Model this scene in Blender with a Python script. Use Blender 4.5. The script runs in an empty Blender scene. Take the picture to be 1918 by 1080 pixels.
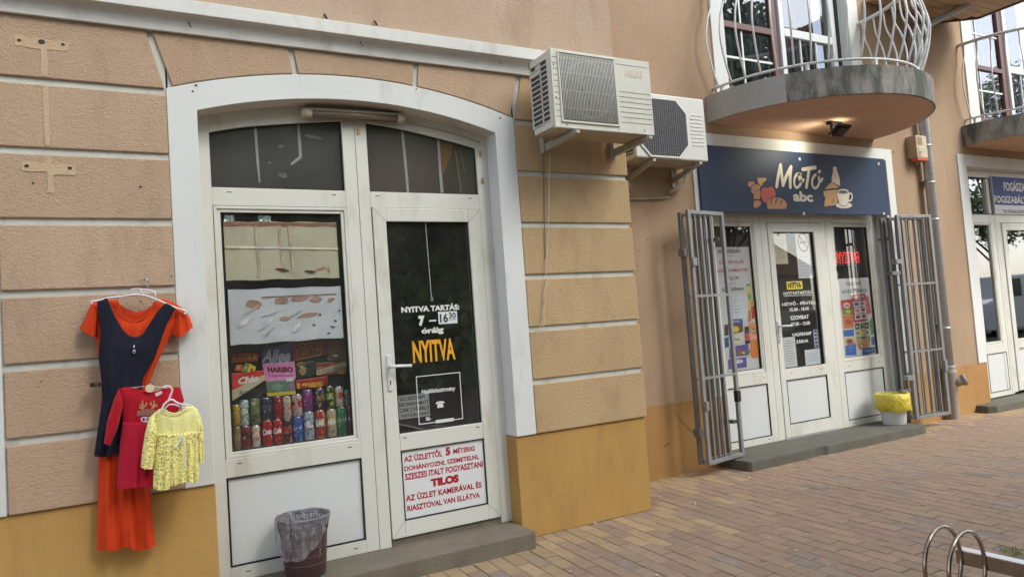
import bpy, math, random
from mathutils import Vector, Matrix
random.seed(7)
sc = bpy.context.scene
COL = sc.collection
R = math.radians
# ---------------------------------------------------------------- camera
H = 1.4255; DC = 4.4; FPX = 1380.967
yaw, pit, rol = R(29.39838), R(3.055806), R(-4.124178)
fw = Vector((math.sin(yaw)*math.cos(pit), math.cos(yaw)*math.cos(pit), math.sin(pit)))
r0 = Vector((math.cos(yaw), -math.sin(yaw), 0)); u0 = r0.cross(fw)
rt = r0*math.cos(rol) + u0*math.sin(rol); up = -r0*math.sin(rol) + u0*math.cos(rol)
cam = bpy.data.objects.new('camera', bpy.data.cameras.new('camera')); COL.objects.link(cam)
m = Matrix((rt, up, -fw)).transposed().to_4x4(); m.translation = Vector((0, -DC, H))
cam.matrix_world = m
cam.data.sensor_width = 36; cam.data.lens = FPX/1918*36
cam.data.clip_start = 0.05; cam.data.clip_end = 500
sc.camera = cam
# ---------------------------------------------------------------- light
SUN_EL, SUN_AZ = R(42), R(150)         # azimuth measured from +Y clockwise: veiled sun behind the camera, to the right
w = bpy.data.worlds.new('World'); sc.world = w; w.use_nodes = True
nt = w.node_tree; bg = nt.nodes['Background']
sky = nt.nodes.new('ShaderNodeTexSky'); sky.sky_type = 'NISHITA'; sky.sun_disc = False
sky.sun_elevation = SUN_EL; sky.sun_rotation = SUN_AZ; sky.air_density = 1.0; sky.dust_density = 1.6; sky.ozone_density = 1.0
hs = nt.nodes.new('ShaderNodeHueSaturation'); hs.inputs['Saturation'].default_value = 0.5
nt.links.new(sky.outputs[0], hs.inputs['Color']); nt.links.new(hs.outputs[0], bg.inputs['Color'])
bg.inputs['Strength'].default_value = 0.15
sl = bpy.data.lights.new('sun', 'SUN'); sl.energy = 1.35; sl.angle = R(30); sl.color = (.98, .985, .94)
so = bpy.data.objects.new('sun', sl); COL.objects.link(so)
sd = Vector((math.sin(SUN_AZ)*math.cos(SUN_EL), math.cos(SUN_AZ)*math.cos(SUN_EL), math.sin(SUN_EL)))
so.rotation_euler = sd.to_track_quat('Z', 'Y').to_euler()
sc.view_settings.view_transform = 'Standard'; sc.view_settings.look = 'None'
sc.view_settings.exposure = 1.52; sc.view_settings.gamma = 1.0; sc.view_settings.use_curve_mapping = False

# ---------------------------------------------------------------- measuring helpers: a photo point on a known plane -> place in the world
def ray(px, py): return fw + rt*((px-959)/FPX) + up*((540-py)/FPX)
def onY(p, Y):
    d = ray(*p); t = (Y+DC)/d.y; return (t*d.x, H+t*d.z)
def onZ(p, Z):
    d = ray(*p); t = (Z-H)/d.z; return (t*d.x, t*d.y-DC)
def zm(x0, y0, s): return lambda a, b: (x0+a/s, y0+b/s)

# ---------------------------------------------------------------- materials
def s2l(c):
    return tuple(((v/255)/12.92 if v/255 <= .04045 else (((v/255)+.055)/1.055)**2.4) for v in c)
MATS = {}
def mat(name, rgb, rough=.6, metal=0, vary=0, vscale=3, bump=0, bscale=60, bdist=.004, lin=False, emit=0, detail=3, spec=None, dirt=None, dirtscale=2, dirtpow=.55, alpha=None, coords='Object', ramp_objs=0, coat=0):
    if name in MATS: return MATS[name]
    c = rgb if lin else s2l(rgb)
    M = bpy.data.materials.new(name); M.use_nodes = True; MATS[name] = M
    n = M.node_tree; b = n.nodes['Principled BSDF']; L = n.links
    b.inputs['Base Color'].default_value = (*c, 1); b.inputs['Roughness'].default_value = rough; b.inputs['Metallic'].default_value = metal
    if spec is not None: b.inputs['Specular IOR Level'].default_value = spec
    if coat: b.inputs['Coat Weight'].default_value = coat; b.inputs['Coat Roughness'].default_value = .15
    if emit: b.inputs['Emission Color'].default_value = (*c, 1); b.inputs['Emission Strength'].default_value = emit
    if alpha is not None: b.inputs['Alpha'].default_value = alpha
    geo = n.nodes.new('ShaderNodeNewGeometry')
    pos = geo.outputs['Position']
    col = None
    if vary:
        t = n.nodes.new('ShaderNodeTexNoise'); t.inputs['Scale'].default_value = vscale; t.inputs['Detail'].default_value = 6; L.new(pos, t.inputs['Vector'])
        mr = n.nodes.new('ShaderNodeMapRange'); mr.inputs[1].default_value = .3; mr.inputs[2].default_value = .7; mr.inputs[3].default_value = 1-vary; mr.inputs[4].default_value = 1+vary
        L.new(t.outputs['Fac'], mr.inputs[0])
        mx = n.nodes.new('ShaderNodeMix'); mx.data_type = 'RGBA'; mx.blend_type = 'MULTIPLY'; mx.inputs[0].default_value = 1
        mx.inputs[6].default_value = (*c, 1); L.new(mr.outputs[0], mx.inputs[7]); col = mx.outputs[2]
        if ramp_objs:
            oi = n.nodes.new('ShaderNodeObjectInfo'); m2 = n.nodes.new('ShaderNodeMapRange'); m2.inputs[3].default_value = 1-ramp_objs; m2.inputs[4].default_value = 1+ramp_objs
            L.new(oi.outputs['Random'], m2.inputs[0])
            mx2 = n.nodes.new('ShaderNodeMix'); mx2.data_type = 'RGBA'; mx2.blend_type = 'MULTIPLY'; mx2.inputs[0].default_value = 1
            L.new(col, mx2.inputs[6]); L.new(m2.outputs[0], mx2.inputs[7]); col = mx2.outputs[2]
    if dirt:
        dc, amt = dirt
        mp = n.nodes.new('ShaderNodeMapping'); mp.inputs['Scale'].default_value = (1, 1, .35); L.new(pos, mp.inputs['Vector'])
        t = n.nodes.new('ShaderNodeTexNoise'); t.inputs['Scale'].default_value = dirtscale; t.inputs['Detail'].default_value = 9; t.inputs['Roughness'].default_value = .65; L.new(mp.outputs[0], t.inputs['Vector'])
        mr = n.nodes.new('ShaderNodeMapRange'); mr.inputs[1].default_value = dirtpow; mr.inputs[2].default_value = dirtpow+.2; mr.inputs[3].default_value = 0; mr.inputs[4].default_value = amt
        L.new(t.outputs['Fac'], mr.inputs[0])
        mx = n.nodes.new('ShaderNodeMix'); mx.data_type = 'RGBA'; L.new(mr.outputs[0], mx.inputs[0])
        if col: L.new(col, mx.inputs[6])
        else: mx.inputs[6].default_value = (*c, 1)
        mx.inputs[7].default_value = (*s2l(dc), 1); col = mx.outputs[2]
    if col: L.new(col, b.inputs['Base Color'])
    if bump:
        t = n.nodes.new('ShaderNodeTexNoise'); t.inputs['Scale'].default_value = bscale; t.inputs['Detail'].default_value = detail; t.inputs['Roughness'].default_value = .55; L.new(pos, t.inputs['Vector'])
        bp = n.nodes.new('ShaderNodeBump'); bp.inputs['Strength'].default_value = bump; bp.inputs['Distance'].default_value = bdist
        L.new(t.outputs['Fac'], bp.inputs['Height']); L.new(bp.outputs[0], b.inputs['Normal'])
    return M

def stucco(name, rgb, rgb2, dirt=(120, 100, 80), damt=.4, bs=72, bd=.011, worm=True):
    M = bpy.data.materials.new(name); M.use_nodes = True; n = M.node_tree; L = n.links; b = n.nodes['Principled BSDF']; b.inputs['Roughness'].default_value = .92
    b.inputs['Specular IOR Level'].default_value = .2
    geo = n.nodes.new('ShaderNodeNewGeometry'); pos = geo.outputs['Position']
    mp = n.nodes.new('ShaderNodeMapping'); mp.inputs['Scale'].default_value = (1, 1, .6); L.new(pos, mp.inputs['Vector'])
    t = n.nodes.new('ShaderNodeTexNoise'); t.inputs['Scale'].default_value = 1.3; t.inputs['Detail'].default_value = 8; t.inputs['Roughness'].default_value = .6; L.new(mp.outputs[0], t.inputs['Vector'])
    cr = n.nodes.new('ShaderNodeMapRange'); cr.inputs[1].default_value = .35; cr.inputs[2].default_value = .65; L.new(t.outputs['Fac'], cr.inputs[0])
    mx = n.nodes.new('ShaderNodeMix'); mx.data_type = 'RGBA'; L.new(cr.outputs[0], mx.inputs[0]); mx.inputs[6].default_value = (*s2l(rgb), 1); mx.inputs[7].default_value = (*s2l(rgb2), 1)
    # relief
    mp2 = n.nodes.new('ShaderNodeMapping'); mp2.inputs['Scale'].default_value = (.72, 1, 1); mp2.inputs['Rotation'].default_value = (0, R(28), 0); L.new(pos, mp2.inputs['Vector'])
    v = n.nodes.new('ShaderNodeTexNoise'); v.inputs['Scale'].default_value = bs; v.inputs['Detail'].default_value = 4; v.inputs['Roughness'].default_value = .6; v.inputs['Distortion'].default_value = 1.2; L.new(mp2.outputs[0], v.inputs['Vector'])
    f = n.nodes.new('ShaderNodeTexNoise'); f.inputs['Scale'].default_value = bs*4; f.inputs['Detail'].default_value = 2; L.new(pos, f.inputs['Vector'])
    ad = n.nodes.new('ShaderNodeMath'); ad.operation = 'MULTIPLY_ADD'; ad.inputs[1].default_value = .3; L.new(f.outputs['Fac'], ad.inputs[0]); L.new(v.outputs['Fac'], ad.inputs[2])
    bp = n.nodes.new('ShaderNodeBump'); bp.inputs['Strength'].default_value = .8; bp.inputs['Distance'].default_value = bd; L.new(ad.outputs[0], bp.inputs['Height']); L.new(bp.outputs[0], b.inputs['Normal'])
    # pits of the relief turn darker
    pr = n.nodes.new('ShaderNodeMapRange'); pr.inputs[1].default_value = .36; pr.inputs[2].default_value = .26; pr.inputs[3].default_value = 0; pr.inputs[4].default_value = .35; L.new(v.outputs['Fac'], pr.inputs[0])
    m2 = n.nodes.new('ShaderNodeMix'); m2.data_type = 'RGBA'; L.new(pr.outputs[0], m2.inputs[0]); L.new(mx.outputs[2], m2.inputs[6]); m2.inputs[7].default_value = (*s2l(dirt), 1)
    # broad stains
    mp3 = n.nodes.new('ShaderNodeMapping'); mp3.inputs['Scale'].default_value = (1, 1, .3); mp3.inputs['Location'].default_value = (3, 5, 7); L.new(pos, mp3.inputs['Vector'])
    s = n.nodes.new('ShaderNodeTexNoise'); s.inputs['Scale'].default_value = 4.5; s.inputs['Detail'].default_value = 10; s.inputs['Roughness'].default_value = .7; L.new(mp3.outputs[0], s.inputs['Vector'])
    sr = n.nodes.new('ShaderNodeMapRange'); sr.inputs[1].default_value = .52; sr.inputs[2].default_value = .78; sr.inputs[3].default_value = 0; sr.inputs[4].default_value = damt; L.new(s.outputs['Fac'], sr.inputs[0])
    m3 = n.nodes.new('ShaderNodeMix'); m3.data_type = 'RGBA'; L.new(sr.outputs[0], m3.inputs[0]); L.new(m2.outputs[2], m3.inputs[6]); m3.inputs[7].default_value = (*s2l(dirt), 1)
    oi = n.nodes.new('ShaderNodeObjectInfo'); orr = n.nodes.new('ShaderNodeMapRange'); orr.inputs[3].default_value = .94; orr.inputs[4].default_value = 1.05; L.new(oi.outputs['Random'], orr.inputs[0])
    m4_ = n.nodes.new('ShaderNodeMix'); m4_.data_type = 'RGBA'; m4_.blend_type = 'MULTIPLY'; m4_.inputs[0].default_value = 1; L.new(m3.outputs[2], m4_.inputs[6]); L.new(orr.outputs[0], m4_.inputs[7]); L.new(m4_.outputs[2], b.inputs['Base Color'])
    return M
M_blockL = stucco('stucco_peach', (190, 164, 138), (182, 154, 126))
M_blockR = stucco('stucco_peach_shade', (190, 163, 124), (182, 154, 116))  # one paint with the left blocks; the yellower shade is in the colour
M_upper = stucco('stucco_upper', (190, 168, 147), (182, 158, 134))
M_wallB = stucco('stucco_apricot', (171, 147, 121), (161, 135, 109), damt=.28, bs=70, bd=.006)
M_plinth = stucco('plinth_ochre', (184, 147, 86), (172, 134, 76), dirt=(122, 98, 66), damt=.38, bs=40, bd=.003)
M_plinthB = stucco('plinth_ochre_worn', (172, 134, 84), (160, 120, 74), dirt=(100, 76, 52), damt=.5, bs=40, bd=.003)
M_white = mat('white_render', (206, 207, 202), .75, vary=.04, vscale=1.5, bump=.3, bscale=30, bdist=.002, dirt=((150, 146, 134), .45), dirtscale=5, dirtpow=.56)
M_soffit = mat('reveal_render', (200, 192, 178), .8, vary=.05, vscale=3, bump=.3, bscale=40, bdist=.002, dirt=((140, 128, 108), .5), dirtscale=4, dirtpow=.5)
M_groove = mat('groove_grey', (190, 190, 180), .85, vary=.06, vscale=8, dirt=((110, 104, 92), .6), dirtscale=9, dirtpow=.54)
M_cornice = mat('cornice_white', (208, 207, 200), .75, vary=.05, vscale=2, dirt=((140, 134, 122), .55), dirtscale=3.5, dirtpow=.52)
M_pvc = mat('white_pvc', (208, 207, 196), .32, vary=.03, vscale=2, dirt=((164, 152, 124), .5), dirtscale=5, dirtpow=.53)
M_pvcpanel = mat('white_pvc_panel', (206, 208, 205), .3, vary=.02, vscale=2)
M_seal = mat('black_seal', (24, 24, 24), .6)
M_seam = mat('seam_grey', (120, 116, 102), .7)
M_concrete = mat('step_concrete', (112, 104, 88), .9, vary=.12, vscale=5, bump=.8, bscale=70, bdist=.006, dirt=((88, 82, 68), .6), dirtscale=8, dirtpow=.52, detail=6)
M_concreteB = mat('old_concrete', (94, 91, 80), .9, vary=.12, vscale=5, bump=.8, bscale=60, bdist=.008, dirt=((84, 80, 70), .6), dirtscale=8, dirtpow=.5, detail=6)
M_galv = mat('galvanised_steel', (178, 181, 184), .3, .25, vary=.12, vscale=30, bump=.15, bscale=120, bdist=.001)
M_galvl = mat('gate_grey_steel', (138, 139, 138), .5, .35, vary=.1, vscale=12, dirt=((96, 84, 70), .4), dirtscale=10, dirtpow=.6)
M_gate_dk = mat('gate_edge_steel', (116, 117, 117), .5, .35, vary=.12, vscale=12)
M_acw = mat('ac_casing_cream', (205, 203, 190), .42, vary=.03, vscale=4, dirt=((166, 150, 120), .35), dirtscale=6, dirtpow=.56)
M_acw2 = mat('ac_casing_white', (206, 206, 198), .42, vary=.03, vscale=4)
M_acdk = mat('ac_dark', (40, 42, 48), .6)
M_acfin = mat('ac_coil', (70, 72, 82), .45, .5)
M_bracket = mat('bracket_steel', (172, 168, 156), .5, .2, vary=.08, vscale=14, dirt=((130, 96, 66), .5), dirtscale=16, dirtpow=.58)
M_navy = mat('sign_navy', (46, 60, 84), .5, vary=.02, vscale=2, spec=.25)
M_signwhite = mat('sign_cream', (214, 206, 188), .45)
M_outline = mat('sign_outline', (44, 42, 44), .5)
M_paper = mat('paper_white', (206, 208, 208), .7, vary=.03, vscale=9)
M_papery = mat('paper_cream', (196, 190, 160), .7, vary=.04, vscale=9)
M_ink = mat('ink_black', (28, 26, 28), .6)
M_inkgrey = mat('ink_grey', (110, 112, 118), .6)
M_inkred = mat('letter_red', (165, 22, 34), .5)
M_inkyel = mat('letter_yellow', (222, 158, 34), .5)
M_inkwh = mat('letter_white', (214, 214, 208), .5)
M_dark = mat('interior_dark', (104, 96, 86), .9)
M_film = mat('dark_film', (62, 60, 62), .35, vary=.3, vscale=2.5)
M_film2 = mat('dark_film_warm', (78, 68, 62), .35, vary=.25, vscale=2.2)
M_tape = mat('white_tape', (176, 176, 174), .6, vary=.1, vscale=20)
M_brownpvc = mat('brown_pvc', (98, 62, 56), .4, vary=.06, vscale=4)
M_curtain = mat('curtain_grey', (96, 96, 104), .8, vary=.2, vscale=5)
M_tubecream = mat('lamp_cream', (186, 176, 150), .45, vary=.08, vscale=9, dirt=((120, 104, 80), .5), dirtscale=9, dirtpow=.52)
M_tubedk = mat('lamp_diffuser', (112, 100, 80), .3, vary=.1, vscale=12)
M_rail = mat('railing_white', (212, 212, 208), .4, vary=.05, vscale=12, dirt=((120, 112, 98), .6), dirtscale=22, dirtpow=.6)
M_slab = mat('slab_concrete', (150, 146, 136), .9, vary=.08, vscale=4, bump=.6, bscale=50, bdist=.005, dirt=((66, 67, 60), .9), dirtscale=5, dirtpow=.38)
M_slabunder = mat('slab_underside', (198, 160, 134), .9, vary=.05, vscale=3)
M_wood = mat('eave_boards', (184, 154, 122), .7, vary=.1, vscale=9)
M_steelpol = mat('polished_steel', (150, 138, 126), .24, 1.0, vary=.08, vscale=9)
M_asphalt = mat('asphalt', (108, 106, 102), .9, vary=.15, vscale=3, bump=.5, bscale=90, bdist=.004)
M_mortar = mat('paving_joint', (62, 52, 40), .95, vary=.25, vscale=9)

def glass_mat(name, tint=(1, 1, 1), lo=.05, k=2.0, rough=0.0, dust_haze=0):
    M = bpy.data.materials.new(name); M.use_nodes = True; n = M.node_tree; L = n.links; n.nodes.clear()
    o = n.nodes.new('ShaderNodeOutputMaterial'); tr = n.nodes.new('ShaderNodeBsdfTransparent'); tr.inputs[0].default_value = (*tint, 1)
    g = n.nodes.new('ShaderNodeBsdfGlossy'); g.inputs['Roughness'].default_value = rough
    fr = n.nodes.new('ShaderNodeFresnel'); gb = n.nodes.new('ShaderNodeNewGeometry'); im = n.nodes.new('ShaderNodeMapRange'); im.inputs[3].default_value = 1.5; im.inputs[4].default_value = 1/1.5; L.new(gb.outputs['Backfacing'], im.inputs[0]); L.new(im.outputs[0], fr.inputs['IOR'])
    mm = n.nodes.new('ShaderNodeMath'); mm.operation = 'MULTIPLY_ADD'; mm.inputs[1].default_value = k; mm.inputs[2].default_value = lo; mm.use_clamp = True
    mx = n.nodes.new('ShaderNodeMixShader'); L.new(fr.outputs[0], mm.inputs[0]); L.new(mm.outputs[0], mx.inputs[0]); L.new(tr.outputs[0], mx.inputs[1]); L.new(g.outputs[0], mx.inputs[2]); 
    if dust_haze:                               # dusty haze put in to lift the dark of the pane
        df = n.nodes.new('ShaderNodeBsdfDiffuse'); df.inputs[0].default_value = (.55, .53, .48, 1); g2 = n.nodes.new('ShaderNodeNewGeometry'); tn = n.nodes.new('ShaderNodeTexNoise'); tn.inputs['Scale'].default_value = 3.5; tn.inputs['Detail'].default_value = 8; L.new(g2.outputs['Position'], tn.inputs['Vector'])
        mr = n.nodes.new('ShaderNodeMapRange'); mr.inputs[1].default_value = .3; mr.inputs[2].default_value = .75; mr.inputs[3].default_value = dust_haze*.5; mr.inputs[4].default_value = dust_haze*1.6; L.new(tn.outputs['Fac'], mr.inputs[0])
        m2 = n.nodes.new('ShaderNodeMixShader'); L.new(mr.outputs[0], m2.inputs[0]); L.new(mx.outputs[0], m2.inputs[1]); L.new(df.outputs[0], m2.inputs[2]); L.new(m2.outputs[0], o.inputs[0])
    else: L.new(mx.outputs[0], o.inputs[0])
    return M
M_glass = glass_mat('window_glass', (.96, .97, .96), .15, 1.6, .003, .018)
M_glassd = glass_mat('display_glass', (.97, .98, .97), .03, 1.0, 0, .018)
M_glassb = glass_mat('street_glass', (.96, .97, .97), .02, .95, .004, .022)
M_glasst = glass_mat('fanlight_glass', (.96, .96, .95), .05, .9, .08, .022)
M_glassup = glass_mat('upstairs_glass', (.75, .77, .8), .08, 1.6)

# ---------------------------------------------------------------- mesh helpers
WL = {}
class MB:
    def __init__(s): s.v = []; s.f = []; s.mi = []; s.sm = []; s.cur = 0; s.smooth = False
    def add(s, vs, fs):
        o = len(s.v); s.v += [tuple(v) for v in vs]
        for f in fs: s.f.append(tuple(i+o for i in f)); s.mi.append(s.cur); s.sm.append(s.smooth)
        return s
    def box(s, x0, x1, y0, y1, z0, z1):
        vs = [(x0, y0, z0), (x1, y0, z0), (x1, y1, z0), (x0, y1, z0), (x0, y0, z1), (x1, y0, z1), (x1, y1, z1), (x0, y1, z1)]
        return s.add(vs, [(0, 3, 2, 1), (4, 5, 6, 7), (0, 1, 5, 4), (1, 2, 6, 5), (2, 3, 7, 6), (3, 0, 4, 7)])
    def prism(s, pts, y0, y1):              # outline in x,z (anticlockwise seen from the street) pushed from y0 back to y1
        n = len(pts); a = sum(pts[i][0]*pts[(i+1) % n][1]-pts[(i+1) % n][0]*pts[i][1] for i in range(n))
        if a < 0: pts = pts[::-1]
        vs = [(x, y0, z) for x, z in pts]+[(x, y1, z) for x, z in pts]
        fs = [tuple(range(n)), tuple(range(2*n-1, n-1, -1))]+[(i, i+n, (i+1) % n+n, (i+1) % n) for i in range(n)]
        return s.add(vs, fs)
    def prismz(s, pts, z0, z1):
        n = len(pts); a = sum(pts[i][0]*pts[(i+1) % n][1]-pts[(i+1) % n][0]*pts[i][1] for i in range(n))
        if a < 0: pts = pts[::-1]
        vs = [(x, y, z0) for x, y in pts]+[(x, y, z1) for x, y in pts]
        fs = [tuple(range(n-1, -1, -1)), tuple(range(n, 2*n))]+[(i, (i+1) % n, (i+1) % n+n, i+n) for i in range(n)]
        return s.add(vs, fs)
    def profx(s, prof, x0, x1):             # profile in y,z pushed along x
        n = len(prof); vs = [(x0, y, z) for y, z in prof]+[(x1, y, z) for y, z in prof]
        return s.add(vs, [tuple(range(n)), tuple(range(2*n-1, n-1, -1))]+[(i, i+n, (i+1) % n+n, (i+1) % n) for i in range(n)])
    def strip(s, A, B, y0, y1):             # solid band between two outlines of equal length
        n = len(A); vs = [(x, y0, z) for x, z in A]+[(x, y0, z) for x, z in B]+[(x, y1, z) for x, z in A]+[(x, y1, z) for x, z in B]
        fs = []
        for i in range(n-1):
            fs += [(i, i+1, n+i+1, n+i), (2*n+i, 3*n+i, 3*n+i+1, 2*n+i+1), (i, 2*n+i, 2*n+i+1, i+1), (n+i, n+i+1, 3*n+i+1, 3*n+i)]
        fs += [(0, n, 3*n, 2*n), (n-1, 3*n-1, 4*n-1, 2*n-1)]
        return s.add(vs, fs)
    def quad(s, a, b, c, d): return s.add([a, b, c, d], [(0, 1, 2, 3)])
    def tube(s, pts, r, n=8, closed=False, cap=True):
        sm = s.smooth; s.smooth = True
        P = [Vector(p) for p in pts]; k = len(P); rr = r if isinstance(r, (list, tuple)) else [r]*k
        rings = []; prev = None
        for i in range(k):
            if closed: t = P[(i+1) % k]-P[i-1]
            else: t = P[min(i+1, k-1)]-P[max(i-1, 0)]
            t.normalize()
            if prev is None: a = Vector((0, 0, 1)) if abs(t.z) < .9 else Vector((1, 0, 0)); prev = (a-t*a.dot(t)).normalized()
            else: prev = (prev-t*prev.dot(t)).normalized()
            q = t.cross(prev)
            rings.append([P[i]+(prev*math.cos(2*math.pi*j/n)+q*math.sin(2*math.pi*j/n))*rr[i] for j in range(n)])
        vs = [v for rg in rings for v in rg]; fs = []
        for i in range(k if closed else k-1):
            a, b = i*n, ((i+1) % k)*n
            for j in range(n): fs.append((a+j, a+(j+1) % n, b+(j+1) % n, b+j))
        s.add(vs, fs)
        if cap and not closed:
            s.smooth = False; o = len(s.v)-len(vs)
            s.f += [tuple(o+j for j in range(n-1, -1, -1)), tuple(o+(k-1)*n+j for j in range(n))]; s.mi += [s.cur]*2; s.sm += [False]*2
        s.smooth = sm; return s
    def lathe(s, prof, cx, cy, n=24, wob=None):   # prof: (r,z)
        sm = s.smooth; s.smooth = True; vs = []; fs = []
        for i, (r, z) in enumerate(prof):
            for j in range(n):
                a = 2*math.pi*j/n; rr, zz = (r, z) if wob is None else wob(r, z, a, i)
                vs.append((cx+rr*math.cos(a), cy+rr*math.sin(a), zz))
        for i in range(len(prof)-1):
            for j in range(n): fs.append((i*n+j, i*n+(j+1) % n, (i+1)*n+(j+1) % n, (i+1)*n+j))
        s.add(vs, fs); s.smooth = sm; return s
    def disc(s, cx, y, cz, rx, rz=None, n=20, y1=None):
        rz = rz or rx; pts = [(cx+rx*math.cos(2*math.pi*i/n), cz+rz*math.sin(2*math.pi*i/n)) for i in range(n)]
        if y1 is None: return s.add([(x, y, z) for x, z in pts], [tuple(range(n))])
        return s.prism(pts, y, y1)
    def build(s, name, mats, parent=None, bevel=0, label=None, cat=None, group=None, kind=None, loc=None):
        me = bpy.data.meshes.new(name)
        base = Vector(loc) if loc else Vector((0, 0, 0))
        me.from_pydata([(x-base.x, y-base.y, z-base.z) for x, y, z in s.v], [], s.f)
        if not isinstance(mats, (list, tuple)): mats = [mats]
        for m_ in mats: me.materials.append(m_)
        me.polygons.foreach_set('material_index', s.mi); me.polygons.foreach_set('use_smooth', s.sm); me.update()
        o = bpy.data.objects.new(name, me); COL.objects.link(o); place(o, base, parent)
        if bevel:
            bv = o.modifiers.new('bevel', 'BEVEL'); bv.width = bevel; bv.segments = 2; bv.limit_method = 'ANGLE'; bv.angle_limit = R(50)
        tag(o, label, cat, group, kind); return o
def place(o, world, parent):
    WL[o.name] = Vector(world); o.location = world
    if parent is not None:
        o.parent = parent; o.matrix_parent_inverse = Matrix.Translation(-WL[parent.name])
def tag(o, label=None, cat=None, group=None, kind=None):
    if label: o['label'] = label
    if cat: o['category'] = cat
    if group: o['group'] = group
    if kind: o['kind'] = kind
    return o
def empty(name, loc, label=None, cat=None, group=None, parent=None):
    o = bpy.data.objects.new(name, None); COL.objects.link(o); place(o, Vector(loc), parent); o.empty_display_size = .1
    return tag(o, label, cat, group)
def share(src, name, world, parent, rot=None, scale=None):
    o = src.copy(); o.name = name; COL.objects.link(o)
    o.parent = None; place(o, Vector(world), parent)
    if rot: o.rotation_euler = rot
    if scale: o.scale = scale
    return o
TXT = {}
def textdata(s, bold=0):
    k = (s, bold)
    if k in TXT: return TXT[k]
    def raw(body):
        cu = bpy.data.curves.new('t', 'FONT'); cu.body = body; cu.size = 1; cu.offset = bold; cu.resolution_u = 3
        ob = bpy.data.objects.new('t', cu); COL.objects.link(ob)
        me = bpy.data.meshes.new_from_object(ob.evaluated_get(bpy.context.evaluated_depsgraph_get()))
        vs = [tuple(v.co) for v in me.vertices]; fs = [tuple(p.vertices) for p in me.polygons]
        bpy.data.objects.remove(ob); bpy.data.curves.remove(cu); bpy.data.meshes.remove(me); return vs, fs
    plain = s.replace('ó', 'o').replace('Ó', 'O'); vs, fs = raw(plain)
    for i, ch in enumerate(s):             # the bold outline of this accented letter breaks, so its accent is drawn
        if ch in 'óÓ':
            a_ = max(v[0] for v in raw(plain[:i+1])[0]); one = [v[0] for v in raw(plain[i])[0]]; wd = max(one)-min(one); cx_ = a_-wd/2
            y_ = .58 if ch == 'ó' else .77; n_ = len(vs); t_ = .05+bold
            vs += [(cx_-.05, y_, 0), (cx_-.05+t_*1.3, y_, 0), (cx_+.07+t_, y_+.13, 0), (cx_+.06, y_+.16, 0)]; fs.append((n_, n_+1, n_+2, n_+3))
    x0 = min(v[0] for v in vs); x1 = max(v[0] for v in vs); y0 = min(v[1] for v in vs); y1 = max(v[1] for v in vs)
    TXT[k] = ([((v[0]-x0)/(x1-x0), (v[1]-y0)/(y1-y0)) for v in vs], fs); return TXT[k]
def put_text(mb, s, x0, x1, z0, z1, Y, bold=0, slant=0, rise=0):
    vs, fs = textdata(s, bold)
    mb.add([(x0+(x1-x0)*a+slant*(b-.5)*(z1-z0), Y, z0+(z1-z0)*b+rise*a) for a, b in vs], fs); return mb
STK = [0]
def stroke(mb, pts, w, Y, capn=5, closed=False):   # flat pen stroke: one mitred ribbon with round ends; pts in x,z
    Q = [Vector((a, b)) for a, b in pts]; Q = [q for i, q in enumerate(Q) if i == 0 or (q-Q[i-1]).length > 1e-5]
    if closed and (Q[0]-Q[-1]).length < 1e-5: Q.pop()
    STK[0] += 1; y = Y-.00004*(STK[0] % 5); n = len(Q)
    if n < 2: return mb
    L_, R_ = [], []
    for i in range(n):
        a = Q[i-1] if (i > 0 or closed) else None; b = Q[(i+1) % n] if (i < n-1 or closed) else None
        d1 = (Q[i]-a).normalized() if a is not None else None; d2 = (b-Q[i]).normalized() if b is not None else None
        d1 = d1 or d2; d2 = d2 or d1; t = (d1+d2)
        t = t.normalized() if t.length > 1e-4 else d2
        nr = Vector((-t.y, t.x)); k = 1/max(.5, abs(nr.dot(Vector((-d2.y, d2.x))))); L_.append(Q[i]+nr*w/2*k); R_.append(Q[i]-nr*w/2*k)
    vs = [(v.x, y, v.y) for v in L_]+[(v.x, y, v.y) for v in R_]; m_ = n if closed else n-1
    mb.add(vs, [(i+n, (i+1) % n+n, (i+1) % n, i) for i in range(m_)])
    if not closed:
        for q, d in ((Q[0], (Q[0]-Q[1]).normalized()), (Q[-1], (Q[-1]-Q[-2]).normalized())):
            an = math.atan2(d.y, d.x); mb.add([(q.x+w/2*math.cos(an+t), y, q.y+w/2*math.sin(an+t)) for t in [math.pi*(-.5+i/capn) for i in range(capn+1)]], [tuple(range(capn+1))])
    return mb
def P(m_, pts, Y): return [onY(m_(*p), Y) for p in pts]
def spline(pts, n=6, closed=False):
    out = []; k = len(pts)
    rng = range(k) if closed else range(k-1)
    for i in rng:
        g = lambda j: pts[j % k] if closed else pts[max(0, min(k-1, j))]
        p0, p1, p2, p3 = g(i-1), g(i), g(i+1), g(i+2)
        for j in range(n):
            t = j/n
            out.append(tuple(.5*((2*p1[c])+(-p0[c]+p2[c])*t+(2*p0[c]-5*p1[c]+4*p2[c]-p3[c])*t*t+(-p0[c]+3*p1[c]-3*p2[c]+p3[c])*t**3) for c in range(len(p1))))
    if not closed: out.append(tuple(pts[-1]))
    return out
def arc(xc, half, zs, sag, n=24):
    Rr = (half*half+sag*sag)/(2*sag); return [(xc-half+2*half*i/n, zs-(Rr-sag)+math.sqrt(max(0, Rr*Rr-(-half+2*half*i/n)**2))) for i in range(n+1)]
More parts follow.
